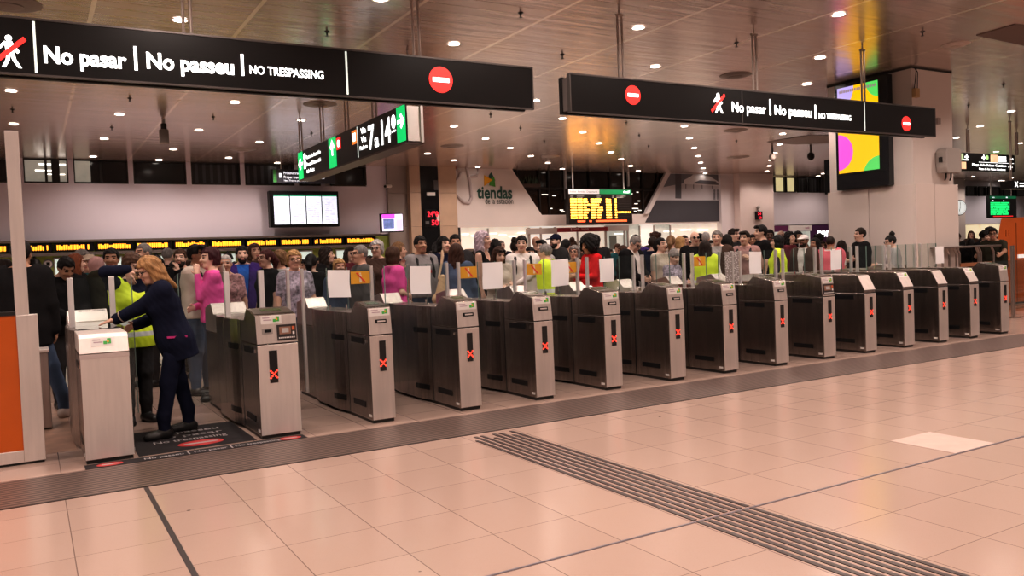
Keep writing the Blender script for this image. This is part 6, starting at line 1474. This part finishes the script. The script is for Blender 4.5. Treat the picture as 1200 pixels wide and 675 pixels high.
P(802, 276, 13.8, 40, 'down', m, 'crop', 'dark', 0, 'jacket:black', 'jeans', 'reddish faced person behind the blonde bob')
P(814, 271.5, 11.3, 14, 'down', m, 'bald', 'grey', 1, 'jacket:black', 'charcoal', 'bald person in black sunglasses and a black polo', ('sunglasses',))
P(826, 281, 10.1, 178, 'down', f, 'long', 'dark', 1, 'top_long:white vest:hivis', 'charcoal', 'long dark haired person in a yellow hi-vis vest seen from behind, ninth gate')
P(840, 270, 10.9, -6, 'down', m, 'short', 'grey', 1, 'top_long:lightgrey jacket_open:brown', 'charcoal', 'grey haired laughing person in a brown jacket facing the hi-vis vest')
P(827, 272, 13.6, 165, 'down', m, 'crop', 'silver', 0, 'jacket:beige', 'charcoal', 'pale grey haired person seen from behind right of the bald head with sunglasses')
P(820, 267.5, 15.5, 150, 'down', m, 'short', 'black', 1, 'jacket:navy', 'charcoal', 'black haired person far back under the wall mural')
P(842, 268, 14.5, 170, 'down', m, 'short', 'chestnut', 0, 'jacket:grey', 'charcoal', 'brown haired person just behind the grey haired laughing person')
P(852, 274.5, 11.8, 150, 'down', f, 'long', 'black', 1, 'jacket:black', 'jeans', 'person with long black hair seen from behind, right of the brown jacket')
P(859, 267, 12.5, 62, 'down', m, 'quiff', 'dark', 1, 'jacket:charcoal', 'jeans', 'dark haired person looking right before the white wall strip')
P(873, 270.5, 10.7, -18, 'strap', m, 'quiff', 'dark', 1, 'top_long:lightpink', 'jeans', 'person in a dusty pink shirt with a backpack looking down', ('strap:dusty pink shirt',))
P(866, 277, 12.8, 20, 'down', f, 'bob', 'black', 1, 'top_short:white', 'jeans', 'black bob haired person in white behind the dusty pink shirt')
P(892, 262.8, 10.9, -72, 'down', m, 'quiff', 'black', 1, 'top_short:black', 'jeans', 'tall dark haired person in a black T-shirt facing left')
P(882, 274.5, 12.6, -5, 'down', m, 'short', 'black', 2, 'jacket:navy', 'jeans', 'dark haired person half hidden behind the tall black T-shirt')
P(902, 269, 12.8, 0, 'down', m, 'short', 'black', 4, 'top_short:charcoal', 'jeans', 'dark skinned person behind the tall black T-shirt')
P(911, 275, 10.1, -95, 'down', f, 'bob', 'black', 1, 'top_long:charcoal vest:hivis', 'charcoal', 'black haired person in a yellow hi-vis vest facing left between the tenth and eleventh gates')
P(915, 269, 14.5, 40, 'down', m, 'bald', 'grey', 1, 'jacket:brown', 'jeans', 'balding person far back before the purple banner')
P(925, 271, 11.6, 60, 'down', f, 'long_wavy', 'black', 1, 'top_long:maroon', 'jeans', 'person with long black hair in a maroon top facing right')
P(935, 270.5, 12.6, 35, 'down', f, 'bob', 'black', 2, 'jacket:black', 'jeans', 'black haired person behind the white cap')
P(942, 274, 10.5, -28, 'down', m, 'cap', 'white', 3, 'top_long:white jacket_open:brown', 'jeans', 'bearded person in a white cap and white shirt under a dark jacket', ('beard',))
P(955, 278.5, 11.2, -40, 'down', f, 'long', 'black', 2, 'jacket:black', 'jeans', 'person with long black hair facing left right of the white cap')
P(963, 282, 12.0, 20, 'down', f, 'long', 'dark', 3, 'top_short:black', 'jeans', 'dark haired person between the white cap and the pink vest')
P(973, 277, 10.15, 170, 'down', m, 'crop', 'dark', 2, 'top_short:white vest:pinkvest', 'jeans', 'shaven headed person with a red and pink vest over a white T-shirt seen from behind')
P(986, 281.5, 10.9, 165, 'down', f, 'long', 'dark', 1, 'jacket:brown', 'jeans', 'dark haired person seen from behind, right of the pink vest')
P(1008, 266.8, 10.5, -62, 'crossed', m, 'short', 'dark', 1, 'top_short:black', 'charcoal', 'person in a black polo with crossed arms leaning by the big pillar', xmax=13.95)
P(1046, 271.5, 10.0, -70, 'phone_low', f, 'bun', 'black', 1, 'top_long:lightgrey', 'jeans', 'person with a curly black bun, glasses and a pale grey sweater by the pillar', ('glasses',), xmax=13.75)
# right of the pillar
P(1122, 273, 14.0, -20, 'down', m, 'quiff', 'dark', 3, 'jacket:black', 'jeans', 'young dark haired person behind the handrail beside the pillar')
P(1138, 270.5, 16.5, 10, 'down', f, 'long', 'brown', 1, 'jacket:brown', 'jeans', 'small distant person behind the handrail under the station clock')
P(1137, 279.5, 10.6, 175, 'down', f, 'long', 'black', 1, 'jacket:black', 'jeans', 'person with long black hair seen from behind at the handrail')
P(1151, 269.5, 10.15, 38, 'reach', m, 'curly', 'black', 1, 'jacket:black', 'charcoal', 'black haired person in a black jacket leaning over the handrail with a hand out')
P(1167, 269, 9.75, -20, 'stretch', m, 'quiff', 'black', 2, 'top_short:olive', 'jeans', 'smiling person with glasses stretching an arm along the handrail beside the orange kiosk', ('glasses',))
P(1160, 265.5, 12.5, 15, 'down', m, 'curly', 'black', 1, 'jacket:charcoal', 'jeans', 'dark haired person behind the two leaning on the handrail')
# straw tote bag on the shoulder of the denim jacket, phone held up
q = ony(515, 336, 10.05)
tb = thing('tote_bag', 'straw coloured tote bag hanging from the shoulder of the denim jacket', 'bag', (q[0], q[1], q[2]-.2))
V, Q = grow([('c', v3(q[0]-.05, q[1], q[2]-.17), v3(q[0]+.10, q[1], q[2]-.17), .065, .065, .05), ('c', v3(q[0]+.02, q[1], q[2]-.16), v3(q[0]+.05, q[1], q[2]+.12), .095, .045, .05)], .012)
o = bpy.data.objects.new('bag_body', np_mesh('bag_body', V-np.array(tb.location), Q, [mat('straw', (.46, .32, .19), .8, var=.2, vscale=40, bump=.2, bscale=60)])); COL.objects.link(o); o.parent = tb
MB().path([(q[0]-.01, q[1], q[2]+.10), (q[0]+.10, q[1]+.06, q[2]+.40), (q[0]+.13, q[1]+.14, q[2]+.48), (q[0]+.10, q[1]+.12, q[2]+.3)], .016, 8).build('strap', mat('straw_strap', (.5, .36, .24), .8), tb)
q = ony(237, 299, 10.28)
ph = thing('smartphone', 'black smartphone held up by the person in the cream sweater', 'phone', q)
MB().box(q[0]-.012, q[0]+.030, q[1]-.02, q[1]-.008, q[2]-.075, q[2]+.075).build('body', BLACKP, ph, bevel=.004); MB().box(q[0]-.008, q[0]+.026, q[1]-.021, q[1]-.02, q[2]-.07, q[2]+.07).build('screen', mat('phone_screen', (.03, .03, .035), .1), ph)
# white document sheets held by the two hi-vis staff and lying on the gates
for px, py, y, lab in ((609, 343, 9.55, 'white folded sheet left of the grey haired hi-vis vest at the fifth gate'), (690, 340, 9.6, 'white sheet lying tilted behind the sixth gate before the red dress'), (857, 328, 9.6, 'white sheet held flat beside the hi-vis vest at the ninth gate')):
    q = ony(px, py, y); r_ = random.uniform(-.2, .2)
    mb = MB(); c = v3(*q); u = v3(.16, .02, r_*.1); w_ = v3(-.03, .10, .07); mb.add([tuple(c-u-w_), tuple(c+u-w_), tuple(c+u+w_), tuple(c-u+w_)], [(0, 1, 2, 3)])
    tag(mb.build('document_sheet', PAPER, base=tuple(c)), lab, 'paper sheet')
PLACED += [(rB[0], rB[1]), (rV[0], rV[1])]
place_all()
# the people farther back fill the hall
rng = random.Random(11)
cols = [('black', 'black'), ('dark', 'navy'), ('brown', 'charcoal'), ('black', 'grey'), ('grey', 'navy'), ('light', 'maroon'), ('blond', 'black'), ('dark', 'white'), ('chestnut', 'olive'), ('silver', 'brown'), ('brown', 'teal'), ('black', 'lightpink'), ('dark', 'beige'), ('black', 'green'), ('brown', 'lightgrey')]
fx = [(0, 'left edge'), (60, 'green counter'), (150, 'round counter sign'), (240, 'amber tickers'), (320, 'timetable monitors'), (400, 'pink monitor'), (470, 'stone pier'), (530, 'green lettering'), (610, 'dark glazing'), (665, 'amber departure board'), (740, 'diagonal wall frame'), (790, 'wall mural'), (850, 'pale far column'), (905, 'purple banner')]
used = set(); n = 0; slots = [4, 50, 104, 146, 158, 184, 204, 220, 256, 274, 292, 322, 336, 355, 372, 391, 404, 416, 433, 450, 476, 484, 505, 527, 546, 556, 573, 596, 616, 640, 658, 681, 706, 714, 722, 730, 755, 760, 781, 792, 807, 833, 846, 868, 879, 898, 906, 919, 930, 948, 960, 980, 990]
for px in slots:
    y = rng.uniform(13.2, 20.5) if px > 300 else rng.uniform(12.8, 17.5)
    fem = rng.random() < .5; hgt = rng.uniform(1.58, 1.70) if fem else rng.uniform(1.66, 1.80)
    x, yy_, _ = ony(px, 290, y)
    if x > 13.6 and px > 940: y = 12.6; x = ony(px, 290, y)[0]
    for k_ in range(60):
        if free(x, y, .45): break
        y += .12; x, yy_, _ = ony(px, 290, y)
        if px > 940 and x > 13.6: px -= 4; y = 11.5; x = ony(px, 290, y)[0]
    PLACED.append((x, y))
    where = [w_ for a_, w_ in fx if a_ <= px][-1]
    for _ in range(60):
        hc, tc_ = rng.choice(cols); hs = rng.choice(['long', 'bob', 'ponytail', 'bun', 'short_wavy', 'long_wavy'] if fem else ['short', 'crop', 'quiff', 'short', 'curly', 'cap'])
        if hs == 'cap': hc = rng.choice(['navy', 'black', 'beige'])
        kx = (where, hs, hc, tc_)
        if kx not in used: break
    used.add(kx); n += 1
    hn = {'long': '%s long hair', 'bob': '%s bob hair', 'ponytail': '%s ponytail', 'bun': '%s hair in a bun', 'short_wavy': '%s wavy short hair', 'long_wavy': '%s long wavy hair', 'short': '%s short hair', 'crop': '%s cropped hair', 'quiff': '%s brushed up hair', 'curly': '%s curls', 'cap': '%s cap'}[hs] % hc
    tn = {'lightpink': 'dusty pink', 'lightgrey': 'pale grey'}.get(tc_, tc_)
    ya = rng.choice([0, 20, -30, 60, -60, 150, 180, 110, -120]); po_ = rng.choice(['down', 'side', 'side_r', 'phone_low', 'down'])
    person(x, y, -math.atan2(x, y)+math.radians(ya), hgt, po_, fem, hs, hc, rng.choice([0, 1, 1, 2, 2, 3]), [rng.choice(['top_long', 'jacket', 'top_short'])+':'+tc_], rng.choice(['jeans', 'charcoal', 'black']),
           'person with %s in %s far back below the %s' % (hn, tn, where), group='people far back in the hall')
# ================================================================ LIGHT
def spot(x, y, z, e, size=150, r=.10, col=(1, .83, .74)):
    l = bpy.data.lights.new('downlight_and_fill', 'SPOT'); l.energy = e; l.color = col; l.spot_size = math.radians(size); l.spot_blend = .6; l.shadow_soft_size = r
    o = bpy.data.objects.new('downlight_and_fill', l); COL.objects.link(o); o.location = (x, y, z); return o
LE = 128
for x, y in LPOS: spot(x, min(y, BACK-1.7), CEIL-.05, LE*(.75 if y > BACK-1.7 else 1))
for x, y in ((.4, 10.4), (1.3, 7.7), (3.2, 9.9), (5.4, 8.0), (6.6, 10.2), (8.6, 8.4), (10.2, 10.4), (12.4, 8.8)): spot(x, y, CEIL-.05, LE*.8)   # added fill spots without fixtures, brightening the lanes between the gates
gx = -7.
while gx < 24:                                               # the lamps of the hall outside the picture
    gy = -6.
    while gy < 8.:
        spot(gx+random.uniform(-.2, .2), gy+random.uniform(-.2, .2), CEIL-.05, LE*1.25); gy += 2.7
    gx += 2.9
for x in (-8, -4):
    for y in (9, 12.5, 16, 20): spot(x, y, CEIL-.05, LE*1.2)
wd = bpy.data.worlds.new('hall_air'); SC.world = wd; wd.use_nodes = True
bg = wd.node_tree.nodes['Background']; bg.inputs[0].default_value = (1, .80, .70, 1); bg.inputs[1].default_value = .16
SC.view_settings.view_transform = 'Standard'; SC.view_settings.look = 'None'; SC.view_settings.exposure = .14; SC.view_settings.gamma = .88
SC.cycles.use_denoising = True; SC.cycles.max_bounces = 8; SC.cycles.transparent_max_bounces = 24
SC.cycles.caustics_reflective = False; SC.cycles.caustics_refractive = False; SC.cycles.sample_clamp_indirect = 6
